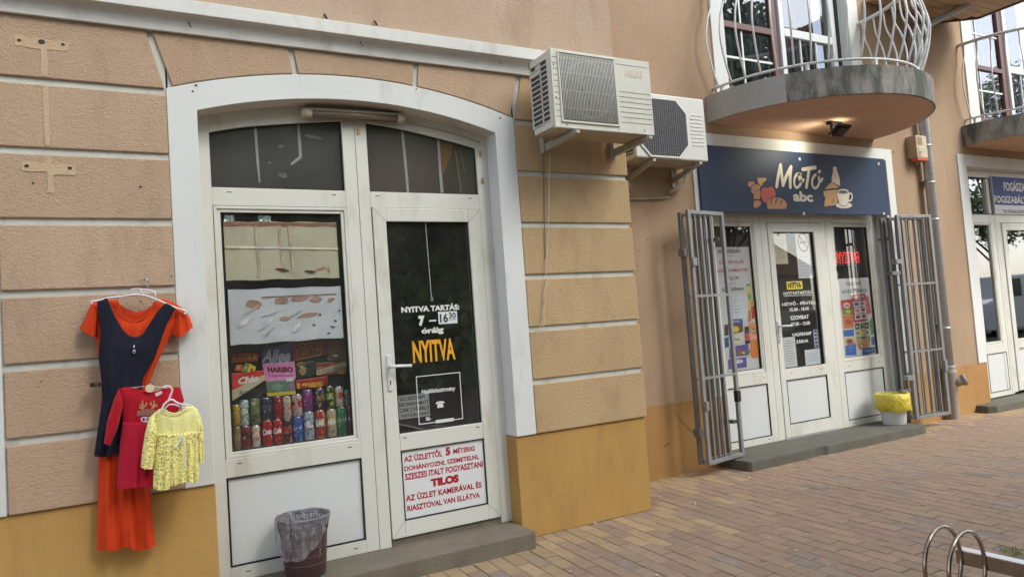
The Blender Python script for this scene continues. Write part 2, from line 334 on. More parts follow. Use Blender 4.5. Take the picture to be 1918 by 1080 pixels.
def rectframe(mb, x0, x1, z0, z1, w, y0, y1, wb=None):   # mitred picture frame
    wb = wb or w
    A = [(x0, z0), (x1, z0), (x1, z1), (x0, z1), (x0, z0)]; B = [(x0+w, z0+wb), (x1-w, z0+wb), (x1-w, z1-w), (x0+w, z1-w), (x0+w, z0+wb)]
    for i in range(4):
        q = [A[i], A[i+1], B[i+1], B[i]]; mb.prism(q, y0, y1)
    return mb
def rect(mb, x0, x1, z0, z1, y): return mb.add([(x0, y, z0), (x1, y, z0), (x1, y, z1), (x0, y, z1)], [(0, 1, 2, 3)])
def TB(mb, s, m_, l, r, Y, bold=.02, slant=0, keep=True):
    a = onY(m_(l[0], l[1]), Y); b = onY(m_(l[0], l[2]), Y); c = onY(m_(r[0], r[1]), Y); d = onY(m_(r[0], r[2]), Y)
    x0 = (a[0]+b[0])/2; x1 = (c[0]+d[0])/2; h = ((a[1]-b[1])+(c[1]-d[1]))/2; z0 = b[1]; rise = 0 if keep else d[1]-b[1]
    if keep: z0 = (b[1]+d[1])/2
    return put_text(mb, s, x0, x1, z0, z0+h, Y, bold, slant, rise)
def QB(m_, pts, Y):                        # mean rectangle of four photo corners TL TR BR BL
    q = P(m_, pts, Y); return (q[0][0]+q[3][0])/2, (q[1][0]+q[2][0])/2, (q[2][1]+q[3][1])/2, (q[0][1]+q[1][1])/2
# ================================================================ GROUND
g = MB(); g.add([(-60, -60, -.02), (120, -60, -.02), (120, 60, -.02), (-60, 60, -.02)], [(0, 1, 2, 3)])
ground = g.build('ground', M_mortar, kind='structure')
pave = MB(); pave.box(-8, 30, -5.2, .9, -.018, -.005)
pavement = pave.build('pavement', M_mortar, kind='structure')
MBR = [mat('paver_yellow', (154, 132, 100), .9, vary=.10, vscale=14, bump=.5, bscale=160, bdist=.002, ramp_objs=.13, dirt=((110, 92, 70), .4), dirtscale=9, dirtpow=.54),
       mat('paver_brown', (140, 119, 99), .9, vary=.10, vscale=14, bump=.5, bscale=160, bdist=.002, ramp_objs=.09, dirt=((102, 88, 74), .4), dirtscale=9, dirtpow=.54),
       mat('paver_red', (142, 118, 100), .9, vary=.10, vscale=14, bump=.5, bscale=160, bdist=.002, ramp_objs=.11, dirt=((98, 80, 66), .4), dirtscale=9, dirtpow=.54),
       mat('paver_grey', (130, 116, 103), .9, vary=.10, vscale=14, bump=.5, bscale=160, bdist=.002, ramp_objs=.1, dirt=((86, 80, 74), .4), dirtscale=9, dirtpow=.54)]
ua, va = R(1.5), R(-94.5)
U = Vector((math.cos(ua), math.sin(ua), 0)); V = Vector((math.cos(va), math.sin(va), 0))
PW, PL = .1005, .218
def paver_geo():
    jw = .0020; je = .0034; e = .003; hh = []
    def ring(inset, z): return [U*a+V*b+Vector((0, 0, z)) for a, b in ((jw+inset, je+inset), (PW-jw-inset, je+inset), (PW-jw-inset, PL-je-inset), (jw+inset, PL-je-inset))]
    return ring(0, -.012)+ring(0, -.003)+ring(e, 0)
pg = paver_geo()
PF = [(8, 11, 10, 9)]+[(4+i, 8+i, 8+(i+1) % 4, 4+(i+1) % 4) for i in range(4)]+[(i, 4+i, 4+(i+1) % 4, (i+1) % 4) for i in range(4)]
pmesh = []
for k in range(4):
    b = MB(); b.add(pg, PF); me = bpy.data.meshes.new('brick'); me.from_pydata(b.v, [], b.f); me.materials.append(MBR[k]); pmesh.append(me)
rb = random.Random(3)
def photo_px(p):
    d = Vector(p)-Vector((0, -DC, H)); w_ = d.dot(fw)
    return (959+FPX*d.dot(rt)/w_, 540-FPX*d.dot(up)/w_) if w_ > .1 else (-9999, -9999)
def tone(x, y):
    n = math.sin(x*2.1+1.3*math.sin(y*1.7))*.5+math.sin(y*2.9+x*.8)*.5
    r = rb.random()
    d = (-.02-y) if x < 3.55 else (.75-y)*(1 if x < 5 else 2.2); pr = max(0, min(.75, .85-d*1.1+.2*n))
    if r < pr: return 0
    r = rb.random()
    if x > 4.4 and y < -1.25 and n > .25: return 3 if r < .6 else 1
    if y > -.2 or (3.2 < x < 4.3 and y < -.8 and y > -1.3 and n > 0): return 2 if r < .5 else 1
    return 1 if r < .84 else (2 if r < .93 else 3)
A0 = Vector((3.363, -1.364, 0)); cand = []
for i in range(-85, 130):
    for j in range(-13, 26):
        c = A0+U*(PW*i)+V*(PL*(j+(.5 if i % 2 else 0)))
        if not (-3.2 < c.x < 14 and -4.9 < c.y < 1.04): continue
        if c.y > .26 and c.x < 3.40: continue
        if c.y > .3 and c.x < 3.5: continue
        cc = c+U*PW*.5+V*PL*.5
        q = [photo_px(c+o_) for o_ in (U*0, U*PW, U*PW+V*PL, V*PL)]
        ar = abs(sum(q[a][0]*q[(a+1) % 4][1]-q[(a+1) % 4][0]*q[a][1] for a in range(4)))/2
        px = photo_px(cc)
        hid = cc.y > .02 and cc.x < 3.54
        hid = hid or (cc.y > -.18 and cc.x < 2.4) or (cc.y > .4 and 5.0 < cc.x < 7.6)
        vis = -5 < px[0] < 1925 and px[1] < 1085 and not hid
        cand.append((ar if vis else 0, c, tone(c.x, c.y), rb.uniform(-.0018, .0018), rb.uniform(-.006, .006)))
cand.sort(key=lambda t: -t[0])
rest = MB()
for n_, (ar, c, k, dz, dr) in enumerate(cand):
    if n_ < 300 and ar > 0:
        o = bpy.data.objects.new('brick', pmesh[k]); COL.objects.link(o); place(o, c+Vector((0, 0, dz)), pavement); o.rotation_euler = (rb.uniform(-.008, .008), rb.uniform(-.01, .01), dr)
    else:
        rest.cur = k; rest.add([v+c+Vector((0, 0, dz)) for v in pg], PF)
rest.build('bricks', MBR, pavement, kind='stuff')
kb = MB(); kb.box(-40, 80, -5.35, -5.2, -.02, 0)
kb.build('kerb', M_concrete, kind='structure')
rd = MB(); rd.box(-50, 110, -12.5, -5.35, -.14, -.11); rd.build('road', M_asphalt, kind='structure')
M_lawn = mat('verge_green', (88, 104, 60), .95, vary=.3, vscale=2)
rd = MB(); rd.box(-50, 110, -40, -12.5, -.12, -.02); rd.build('verge', M_lawn, kind='structure')

# ================================================================ BUILDING A (left)
A = empty('building', (1.5, .3, 0), 'peach stucco building with the arched shop entrance and white cornice', 'building')
XA, XB, XC = .374, 2.593, 3.563
ZS = [.692, 1.025, 1.389, 1.754, 2.119, 2.483, 2.848]
half_o = (XB-XA)/2; xm = (XA+XB)/2
outer = arc(xm, half_o, 2.889, .176, 28)
inner = arc(xm, .955, 2.775, .14, 28)
# core wall behind the grooves
b = MB()
b.box(-3.5, XA+.02, .028, .4, .66, 3.21); b.box(XB-.02, 3.535, .028, .78, .66, 3.21)
b.strip(outer, [(x, 3.21) for x, z in outer], .028, .4)
b.box(-3.5, 3.535, .03, .8, 3.2, 6.2); b.box(XA+.02, XB-.02, .4, .42, 3.1, 3.3); b.box(-3.5, XA, .4, .8, .66, 3.3)
wa = b.build('wall', M_upper, A)
b = MB(); b.box(-3.4, XA+.01, .015, .029, .7, 3.2); b.box(XB-.01, 3.548, .015, .029, .7, 3.2); b.strip(outer, [(x, 3.2) for x, z in outer], .015, .029)
b.box(3.534, 3.5485, .0275, .77, .7, 3.2)
b.build('groove', M_groove, A)
for q_ in ((-3.5, .528, .018, .6, 0, .688), (2.436, 3.55, .018, .78, 0, .688)):
    b = MB(); b.box(*q_); b.build('plinth', M_plinth, A, bevel=.006)
# surround: legs and arch in one white band
ol = [(XA, .690)]+[(XA, z) for z in (1.4, 2.2)]+outer+[(XB, z) for z in (2.2, 1.4)]+[(XB, .690)]
il = [(.527, .690)]+[(.527, z) for z in (1.4, 2.2)]+inner+[(2.437, z) for z in (2.2, 1.4)]+[(2.437, .690)]
b = MB(); b.strip(ol, il, .004, .22); b.build('arch_surround', M_white, A, bevel=.004)
sof = MB(); sof.smooth = True
for i in range(len(inner)-1):
    (x0, z0), (x1, z1) = inner[i], inner[i+1]; sof.quad((x0, .012, z0-.0015), (x1, .012, z1-.0015), (x1, .24, z1-.0015), (x0, .24, z0-.0015))
sof.build('soffit', M_soffit, A)
# stucco blocks
rbk = random.Random(5)
def block(x0, x1, z0, z1, M_, pts=None, y1=.027):
    b = MB()
    if pts: b.prism(pts, 0, y1)
    else: b.box(x0, x1, rbk.uniform(-.0015, .0015), y1, z0, z1)
    return b.build('stucco_block', M_, A, bevel=.006)
GAP = .036
for k in range(6):
    z0 = ZS[k]+(GAP if k else 0); z1 = ZS[k+1] if k < 5 else ZS[6]
    block(-.414, XA-.002, z0, z1, M_blockL)
    block(XB+.002, XC, z0, z1, M_blockR, y1=.6 if False else .027)
    bb = MB(); bb.box(3.537, XC, .0275, .77, z0, z1); bb.build('stucco_block', M_blockR, A, bevel=.004)   # the corner stone turns into the side wall
jt = [onY((278, 56), 0)[0], onY((544, 87), 0)[0], onY((779, 116), 0)[0], onY((972, 139), 0)[0]]
jb = [onY((318, 165), 0)[0], onY((554, 143), 0)[0], onY((778, 164), 0)[0], onY((960, 221), 0)[0]]
def zo(x):
    for (a, za), (c, zc) in zip(outer, outer[1:]):
        if a <= x <= c: return za+(zc-za)*(x-a)/(c-a)
    return 2.889
g2 = .016
ZT = 3.205
block(0, 0, 0, 0, M_blockL, pts=[(-.40, ZS[6]+GAP), (jb[0]-g2-.01, ZS[6]+GAP), (jt[0]-g2, ZT), (-.475, ZT)])
for a in range(3):
    xs = [jb[a]+g2+(jb[a+1]-jb[a]-2*g2)*t/8 for t in range(9)]
    block(0, 0, 0, 0, M_blockL, pts=[(x, zo(x)+.002) for x in xs]+[(jt[a+1]-g2, ZT), (jt[a]+g2, ZT)])
block(0, 0, 0, 0, M_blockR, pts=[(jb[3]+g2+.008, ZS[6]+GAP), (XC, ZS[6]+GAP), (XC, ZT), (jt[3]+g2, ZT)])
bb = MB(); bb.box(3.537, XC, .0275, .77, ZS[6]+GAP, ZT); bb.build('stucco_block', M_blockR, A, bevel=.004)
# neighbouring bay at the left picture edge
b = MB(); b.box(-.62, -.422, .004, .22, .690, 2.86); b.prism([(-.62, 2.86), (-.422, 2.86), (-.49, 3.2), (-.53, 3.2), (-.62, 2.95)], .004, .03)
b.build('arch_surround', M_white, A, bevel=.004)
b = MB(); b.box(-2.5, -.62, .12, .2, .1, 3.1); b.build('side_panel', M_pvcpanel, A)
# cornice
prof = [(.03, 3.203), (-.022, 3.203), (-.026, 3.238)]+[(-.028-.05*(1-math.cos(t)), 3.24+.052*math.sin(t)) for t in [i*math.pi/12 for i in range(1, 7)]]+[(-.086, 3.294), (-.088, 3.372), (.03, 3.392)]
b = MB(); b.profx(prof, -3.5, 3.60); b.build('cornice', M_cornice, A, bevel=.003)
b = MB()
for px, py, w_ in ((612, 24, .022), (706, 36, .02), (354, 48, .01), (673, 83, .008), (931, 117, .008)):
    x, z = onY((px, py), .0); y = .026 if py < 40 and px > 500 else -.045
    b.tube([(x, y+.01, z), (x-.012, y-.012, z-.008), (x+.006, y-.004, z-.03)], w_*.28, 6)
b.build('wall_anchor', M_ink, A)
# repair patches of the old bracket
M_patch = stucco('filler_patch', (192, 170, 140), (184, 160, 128), dirt=(140, 116, 84), damt=.3, bs=60, bd=.006)
b = MB(); Yp = -.0022
for pts in ([(27, 67), (129, 80), (128, 96), (88, 93), (90, 143), (77, 143), (75, 92), (27, 85)],
            [(80, 162), (91, 163), (94, 274), (84, 273)],
            [(40, 303), (84, 305), (86, 292), (95, 292), (97, 306), (142, 311), (141, 328), (100, 327), (101, 362), (89, 360), (88, 322), (41, 320)]):
    q = [onY((x+rbk.uniform(-1.5, 1.5), y+rbk.uniform(-1, 1)), 0) for x, y in [(a[0]+(c[0]-a[0])*k_/4, a[1]+(c[1]-a[1])*k_/4) for a, c in zip(pts, pts[1:]+pts[:1]) for k_ in range(4)]]
    b.prism(q, Yp, .004)
b.build('filler_patch', M_patch, A)
b = MB()
for px, py, rr in ((36, 76, .012), (78, 79, .02), (118, 84, .012), (50, 311, .013), (131, 315, .013), (62, 343, .008), (263, 350, .009), (187, 487, .004), (321, 517, .005), (77, 714, .005), (71, 723, .004), (338, 76, .005), (265, 564, .005)):
    x, z = onY((px, py), 0); b.disc(x, -.0045, z, rr*.8, rr*.6, 9)
b.build('screw_hole', M_ink, A)
b = MB()
for px, py, rr in ((361, 171, .007), (367, 160, .008), (780, 167, .006), (937, 221, .008), (917, 213, .004)):
    x, z = onY((px, py), 0); b.disc(x, .0025, z, rr, rr*.8, 9)
b.build('screw_hole', M_ink, A)

# ---- shop joinery of building A
def slots(mb, pts, Y):
    for x, z in pts: mb.box(x-.014, x+.014, Y-.0008, Y+.004, z-.0025, z+.0025)
Y1, Y2 = .15, .215
W = MB()                                   # fixed frame
W.box(.527, .604, Y1, Y2, .105, 2.70); W.box(1.400, 1.4818, Y1, Y2, .105, 2.85); W.box(1.4848, 1.562, Y1, Y2, .104, 2.85); W.box(2.352, 2.436, Y1, Y2, .106, 2.72)
W.box(.604, 1.400, Y1, Y2, 2.2625, 2.370); W.box(1.562, 2.352, Y1, Y2, 2.2665, 2.370)
W.box(.604, 1.400, Y1, Y2, .686, .791); W.box(.604, 1.400, Y1, Y2, .105, .184)
pa_l = [(.604, 2.696), (.80, 2.741), (1.0, 2.772), (1.2, 2.799), (1.400, 2.824)]
pa_r = [(1.562, 2.823), (1.75, 2.806), (1.93, 2.779), (2.15, 2.742), (2.352, 2.700)]
for q in (spline(pa_l, 4), spline(pa_r, 4)):
    xs = [p[0] for p in q]
    def zi(x):
        for (a, za), (c, zc) in zip(inner, inner[1:]):
            if a <= x <= c: return za+(zc-za)*(x-a)/(c-a)
        return 2.775
    W.strip([(x, zi(x)+.004) for x in xs], q, Y1, Y2)
W.prism([(.527, 2.70), (.604, 2.6965), (.604, 2.815), (.527, 2.785)], Y1, Y2); W.prism([(1.400, 2.85), (1.4818, 2.85), (1.4818, 2.917), (1.4, 2.915)], Y1, Y2)
W.prism([(1.4848, 2.85), (1.562, 2.85), (1.562, 2.915), (1.4848, 2.917)], Y1, Y2); W.prism([(2.352, 2.72), (2.436, 2.72), (2.436, 2.785), (2.352, 2.815)], Y1, Y2)
frA = W.build('shop_window', M_pvc, A, bevel=.0025)
s = MB(); s.box(1.4818, 1.4848, .158, .21, .11, 2.85); s.build('joint_line', M_seal, frA)
s = MB(); slots(s, [(.70, 2.343), (1.325, 2.343), (1.61, 2.343), (2.28, 2.343), (.68, .762), (1.33, .762), (.70, .146), (1.33, .145)], Y1); s.build('drain_slot', M_ink, frA)
s = MB()
for x, z in ((1.507, 2.76), (2.383, 2.66), (2.386, 2.47)):
    s.box(x-.009, x+.009, Y1-.008, Y1, z-.02, z+.02)
s.build('hinge', mat('brass_hinge', (176, 142, 84), .4, .4), frA, bevel=.002)
# fanlight panes, film and tape
for q, nm in ((spline(pa_l, 4), 0), (spline(pa_r, 4), 1)):
    g_ = MB(); pts = [(x, z) for x, z in q]+[(q[-1][0], 2.37), (q[0][0], 2.37)]
    g_.prism(pts, .172, .176); g_.build('pane', M_glasst, frA)
    g_ = MB(); g_.prism(pts, .182, .184); g_.build('blackout_film', (M_film, M_film2)[nm], frA)
    g_ = MB(); ring = [(x, z-.006) for x, z in q]; g_.strip(q, ring, .168, .171); g_.box(q[0][0], q[-1][0], .168, .171, 2.37, 2.375); g_.box(q[0][0], q[0][0]+.006, .168, .171, 2.375, q[0][1]-.01); g_.box(q[-1][0]-.006, q[-1][0], .168, .171, 2.375, q[-1][1]-.01)
    g_.build('seal', M_seal, frA)
mz = zm(340, 160, 4.153); mz2 = zm(640, 180, 4.153)
for m_, pts in ((mz, [(562, 322), (584, 322), (600, 560), (612, 745), (604, 765), (584, 600)]), (mz, [(897, 293), (916, 293), (938, 555), (916, 560)]), (mz, [(912, 553), (935, 566), (855, 622), (848, 606)]),
                (mz2, [(460, 262), (481, 262), (510, 560), (525, 748), (506, 748), (484, 500)]), (mz2, [(741, 328), (760, 332), (778, 600), (793, 752), (770, 752), (755, 560)])):
    g_ = MB(); g_.prism(P(m_, pts, .18), .1795, .181); g_.build('tape_strip', M_tape, frA)
M_filmpatch = mat('pale_film', (118, 114, 108), .5, vary=.3, vscale=12)  # paler patches on the film
g_ = MB()
for pts in ([(755, 465), (795, 465), (790, 482), (757, 486)], [(675, 595), (690, 590), (696, 606), (683, 614)], [(960, 378), (1080, 405), (1085, 418), (985, 405)], [(745, 690), (810, 680), (818, 718), (780, 715)]):
    g_.prism(P(mz, spline(pts, 3, True), .18), .1797, .181)
g_.build('film_patch', M_filmpatch, frA)
g_ = MB()
g_.prism(P(mz2, [(760, 345), (865, 370), (850, 470), (790, 600), (772, 500)], .18), .1802, .181); g_.build('orange_cloth', mat('ochre_cloth', (128, 92, 56), .8, vary=.2, vscale=9), frA)
g_ = MB()
for pts in ([(880, 420), (890, 420), (935, 750), (925, 750)], [(920, 420), (926, 420), (965, 600), (958, 603)]): g_.prism(P(mz2, pts, .18), .1798, .181)
g_.build('hanging_string', mat('straw', (126, 120, 84), .8), frA)
# left display sash
s = MB(); rectframe(s, .608, 1.402, .791, 2.262, .018, .152, .2); rectframe(s, .626, 1.384, .809, 2.244, .02, .160, .2)
sash = s.build('sash', M_pvc, frA, bevel=.003)
s = MB(); rectframe(s, .646, 1.364, .829, 2.224, .006, .170, .19); s.build('seal', M_seal, frA)
s = MB(); s.box(.648, 1.362, .176, .180, .831, 2.222); s.build('pane', M_glassd, frA)
s = MB(); rectframe(s, .606, 1.400, .184, .687, .009, .150, .2); s.build('seal', M_seal, frA)
s = MB(); s.box(.615, 1.392, .162, .2, .193, .679); s.build('panel', M_pvcpanel, frA)
# door
Dl = MB(); x0, x1, z0, z1 = 1.568, 2.349, .150, 2.264; yd = .143
Dl.box(x0, 1.657, yd, .2, z0, z1); Dl.box(2.254, x1, yd, .2, z0, z1)
Dl.box(1.657, 2.254, yd, .2, 2.176, z1); Dl.box(1.657, 2.254, yd, .2, .692, .799); Dl.box(1.657, 2.254, yd, .2, z0, .253)
door = Dl.build('shop_door', M_pvc, A, bevel=.003)
s = MB()
for a, c in (((x0, z1), (1.657, 2.176)), ((x1, z1), (2.254, 2.176)), ((x0, z0), (1.657, .253)), ((x1, z0), (2.254, .253))): stroke(s, [a, c], .0022, yd-.0004, 2)
for xx in (1.657, 2.254): stroke(s, [(xx, .692), (xx, .799)], .0018, yd-.0004, 2)
s.build('mitre_joint', M_seam, door)
s = MB(); s.box(1.562, 2.352, .165, .19, .148, 2.2662); s.box(1.562, 2.352, .156, .19, .144, .151)
s.v = []; s.f = []; s.mi = []; s.sm = []
rectframe(s, 1.562, 2.3535, .144, 2.2668, .007, .16, .19); s.build('door_gap_seal', M_seal, door)
s = MB(); slots(s, [(1.69, .772), (2.215, .773)], yd); s.build('drain_slot', M_ink, door)
s = MB(); s.box(1.657, 2.254, .166, .170, .799, 2.176); s.build('pane', M_glass, door)
s = MB(); rectframe(s, 1.655, 2.256, .797, 2.178, .007, .158, .18); s.build('seal', M_seal, door)
s = MB(); rectframe(s, 1.656, 2.257, .251, .694, .008, .142, .18); s.build('seal', M_seal, door)
s = MB(); s.box(1.664, 2.249, .152, .18, .259, .686); pnl = s.build('panel', mat('panel_white', (212, 213, 212), .35, vary=.02, vscale=3), door)
mP = zm(640, 780, 3.6); t = MB(); yt = .1512
TB(t, 'AZ ÜZLETTŐL', mP, (420, 250, 305), (678, 218, 268), yt, .035); TB(t, '5', mP, (700, 205, 262), (733, 205, 258), yt, .06); TB(t, 'MÉTERIG', mP, (752, 205, 250), (897, 190, 228), yt, .035)
TB(t, 'DOHÁNYOZNI, SZEMETELNI,', mP, (422, 325, 370), (925, 247, 292), yt, .035); TB(t, 'SZESZES ITALT FOGYASZTANI', mP, (427, 385, 428), (951, 296, 338), yt, .035)
TB(t, 'TILOS', mP, (600, 413, 472), (790, 390, 442), yt, .07); TB(t, 'AZ ÜZLET KAMERÁVAL ÉS', mP, (432, 520, 572), (942, 428, 476), yt, .035); TB(t, 'RIASZTÓVAL VAN ELLÁTVA', mP, (442, 590, 636), (932, 496, 545), yt, .035)
t.build('lettering', M_inkred, pnl if False else door, label='dark red capital lettering on the lower white door panel')
s = MB(); s.box(1.566, 2.354, .16, .22, .104, .145); s.build('threshold', M_concrete, A)
# handle
mD = zm(720, 540, 3.724)
hx, hz = onY(mD(32, 545), yd); s = MB(); s.box(hx-.016, hx+.016, yd-.010, yd, hz-.155, hz+.075)
hd = s.build('handle', M_pvcpanel, door, bevel=.006)
s = MB(); s.tube([(hx, yd-.006, hz), (hx, yd-.045, hz), (hx+.02, yd-.052, hz+.001), (hx+.135, yd-.052, hz-.004)], .0095, 10); s.build('lever', M_pvcpanel, hd)
s = MB(); s.disc(hx, yd-.0108, hz-.095, .006, .006, 12); s.box(hx-.003, hx+.003, yd-.0108, yd-.01, hz-.118, hz-.095); s.build('keyhole', M_ink, hd)
# lettering on the door glass
yg = .1655; t = MB()
TB(t, 'NYITVA TARTÁS:', mD, (118, 127, 172), (522, 93, 146), yg, .045); TB(t, '7', mD, (238, 190, 262), (282, 188, 260), yg, .08); t.box(*[onY(mD(312, 225), yg)[0], onY(mD(362, 225), yg)[0]], yg, yg+.0008, onY(mD(340, 229), yg)[1], onY(mD(340, 219), yg)[1])
TB(t, 'óráig', mD, (258, 272, 322), (413, 266, 322), yg, .045)
q = P(mD, [(222, 615), (525, 588), (547, 905), (243, 945)], yg); stroke(t, [(q[0][0]+.0, q[0][1]), (q[1][0], q[0][1]), (q[1][0]+.0, q[2][1]), (q[0][0], q[2][1])], .0055, yg, 3, True)
TB(t, 'Hajdúböszörmény', mD, (260, 702, 740), (495, 682, 722), yg, .03, .1); TB(t, '06-', mD, (290, 893, 922), (325, 890, 918), yg, .03)
px_, pz_ = onY(mD(390, 812), yg)        # telephone sign
t.prism([(px_-.024, pz_-.016), (px_+.024, pz_-.016), (px_+.016, pz_+.012), (px_-.016, pz_+.012)], yg, yg+.0008); stroke(t, [(px_-.026, pz_+.014), (px_-.014, pz_+.02), (px_+.014, pz_+.02), (px_+.026, pz_+.014)], .011, yg-.0004)
t.build('lettering', M_inkwh, door, label='white opening hours lettering and outlined telephone notice on the door glass')
t = MB(); TB(t, 'NYITVA', mD, (198, 372, 524), (492, 340, 494), yg-.0003, .03); t.build('lettering', M_inkyel, door, label='tall yellow NYITVA lettering on the door glass')
t = MB()
a_ = onY((797, 418), yg); c_ = onY((808, 556), yg); stroke(t, [a_, c_], .004, yg, 3); t.build('cord', M_tape, door)
t = MB(); x_, z_ = onY(mD(330, 75), .19); t.box(x_-.008, x_+.008, .182, .2, z_-.014, z_+.014); t.build('cord_weight', M_pvcpanel, door)
def paper(name, m_, pts, Y, M_, label, cat, group=None, lines=None, th=.0008, ink=None, texts=None):
    x0, x1, z0, z1 = QB(m_, pts, Y); b = MB(); b.box(x0, x1, Y, Y+th, z0, z1); root = b.build(name, M_, None, label=label, cat=cat, group=group, loc=((x0+x1)/2, Y, z0))
    if lines:
        t = MB(); n, h, mg = lines; rr = random.Random(len(name)+int(x0*100)); 
        for i in range(n):
            z = z1-(z1-z0)*(mg+(1-2*mg)*(i+.5)/n); a = x0+(x1-x0)*rr.uniform(.1, .22); c = x1-(x1-x0)*rr.uniform(.1, .3); t.box(a, c, Y-.0005, Y, z-h/2, z+h/2)
        t.build('print', ink or M_inkgrey, root)
    if texts:
        for body, (fx0, fx1, fz0, fz1), bold, mt in texts:
            t = MB(); put_text(t, body, x0+(x1-x0)*fx0, x0+(x1-x0)*fx1, z0+(z1-z0)*fz0, z0+(z1-z0)*fz1, Y-.0006, bold); t.build('lettering', mt, root)
    return root, (x0, x1, z0, z1)
paper('notice', mD, [(375, 165), (508, 155), (508, 243), (378, 248)], .1625, M_paper, 'small white slip with handwritten 16.30 covering the closing hour on the door glass', 'notice', texts=[('16', (.08, .5, .12, .85), .03, M_ink), ('30', (.55, .93, .42, .9), .02, M_ink), ('_', (.55, .93, .3, .34), .01, M_ink)])
paper('notice', mD, [(93, 742), (312, 730), (318, 890), (105, 910)], .1715, M_paper, 'handwritten white customer limit notice inside the glass door, lower left corner', 'notice',
      texts=[('AZ ÜZLETBEN', (.05, .85, .77, .95), .02, M_ink), ('HELYHIÁNY MIATT', (.02, .97, .53, .72), .02, M_ink), ('CSAK 2 VÁSÁRLÓ', (.03, .97, .29, .5), .02, M_ink), ('TARTÓZKODHAT', (.03, .98, .07, .24), .02, M_ink)])
paper('notice', mD, [(357, 918), (483, 900), (485, 920), (358, 942)], .162, M_paper, 'narrow blank white strip stuck over the outlined telephone notice', 'notice')
# room behind
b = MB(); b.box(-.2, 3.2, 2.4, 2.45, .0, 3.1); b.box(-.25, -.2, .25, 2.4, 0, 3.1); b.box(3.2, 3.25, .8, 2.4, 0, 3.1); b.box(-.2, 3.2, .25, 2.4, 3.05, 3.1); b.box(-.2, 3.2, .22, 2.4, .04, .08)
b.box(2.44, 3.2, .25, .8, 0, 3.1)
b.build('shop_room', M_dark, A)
b = MB()
for k in range(4): b.box(.3, 1.35, 1.5, 1.9, .5+.5*k, .53+.5*k)
b.box(1.7, 2.4, 1.9, 2.3, .1, 1.0); b.build('shelf', mat('shelf_grey', (110, 100, 90), .7), A)
# ================================================================ THINGS OF THE ARCHED SHOP
mW = zm(420, 620, 4.696); mS = zm(400, 380, 2.25)
# faded window foils
def foil(name, m_, pts, Y, c1, c2, label, bands):
    M = mat('foil_'+str(len(MATS)), c1, .5, vary=.08, vscale=5, dirt=(c2, .35), dirtscale=3, dirtpow=.5)
    x0, x1, z0, z1 = QB(m_, pts, Y); b = MB(); n = 14
    vs = []; 
    for i in range(n+1):
        for j in range(2):
            x = x0+(x1-x0)*i/n; vs.append((x, Y+.003*math.sin(i*1.9), (z1 if j else z0)+.003*math.sin(i*1.3+j)))
    b.smooth = True; b.add(vs, [(2*i, 2*i+2, 2*i+3, 2*i+1) for i in range(n)])
    root = b.build(name, M, None, label=label, cat='foil', loc=((x0+x1)/2, Y, z0))
    for kk, (col, shapes) in enumerate(bands):
        t = MB(); 
        for sh in shapes:
            t.prism([(x0+(x1-x0)*a, z0+(z1-z0)*c) for a, c in sh], Y-.0042-.0005*kk-.0001*shapes.index(sh), Y-.0036-.0005*kk)
        t.build('print', mat('foilprint_%d_%d_%d' % col, col, .5, vary=.25, vscale=14), root)
    return root
def sw(x, y, l, w_, a): # slanted leaf shape
    c, s_ = math.cos(a), math.sin(a); return [(x+c*u-s_*v, y+s_*u+c*v) for u, v in spline([(-l, 0), (0, w_), (l, 0), (0, -w_)], 3, True)]
foil('window_foil', mS, [(42, 84), (518, 76), (530, 316), (52, 326)], .186, (190, 184, 160), (166, 140, 116), 'faded beige foil with a rust brown upper edge, upper one in the display window',
     [((150, 96, 74), [[(0, .93), (1, .93), (1, .985), (0, .985)]]), ((196, 176, 156), [[(.27, .05), (.295, .05), (.285, .93), (.26, .93)], [(.48, .15), (.5, .15), (.49, .93), (.46, .93)], [(.57, .1), (.585, .1), (.58, .93), (.55, .93)]]),
      ((96, 54, 44), [sw(.48, .16, .028, .07, 1.2), sw(.73, .12, .022, .06, 1.3)]), ((176, 134, 112), [sw(.83, .17, .05, .02, .3), sw(.9, .14, .012, .06, .1)]), ((206, 200, 182), [[(0, .55), (1, .5), (1, .53), (0, .59)]])])
foil('window_foil', mS, [(60, 370), (536, 346), (548, 566), (72, 600)], .186, (196, 198, 202), (172, 166, 164), 'crinkled white foil with brown leaf shapes, lower one in the display window',
     [((168, 132, 116), [sw(.21, .72, .07, .09, .4), sw(.45, .76, .07, .07, .7), sw(.62, .8, .09, .06, .3), sw(.76, .76, .06, .05, .2), sw(.47, .43, .05, .04, .4), sw(.68, .47, .1, .04, .3), sw(.9, .74, .05, .03, .9)]),
      ((128, 96, 88), [[(.28, .83), (.95, .84), (.95, .855), (.28, .85)]]), ((56, 46, 48), [sw(.79, .47, .012, .02, .4), sw(.73, .28, .01, .02, 1), sw(.9, .22, .012, .03, 1), sw(.93, .33, .012, .02, .3), sw(.97, .52, .01, .02, 0), sw(.86, .1, .015, .015, -.4)]),
      ((206, 206, 210), [sw(.12, .4, .1, .03, 1.1), sw(.3, .35, .14, .03, 1.0), sw(.36, .55, .12, .02, .5), sw(.57, .25, .1, .025, 1.2)]), ((160, 152, 152), [sw(.18, .6, .12, .012, .9), sw(.33, .2, .1, .012, 1.0), sw(.56, .5, .11, .012, .8)])])
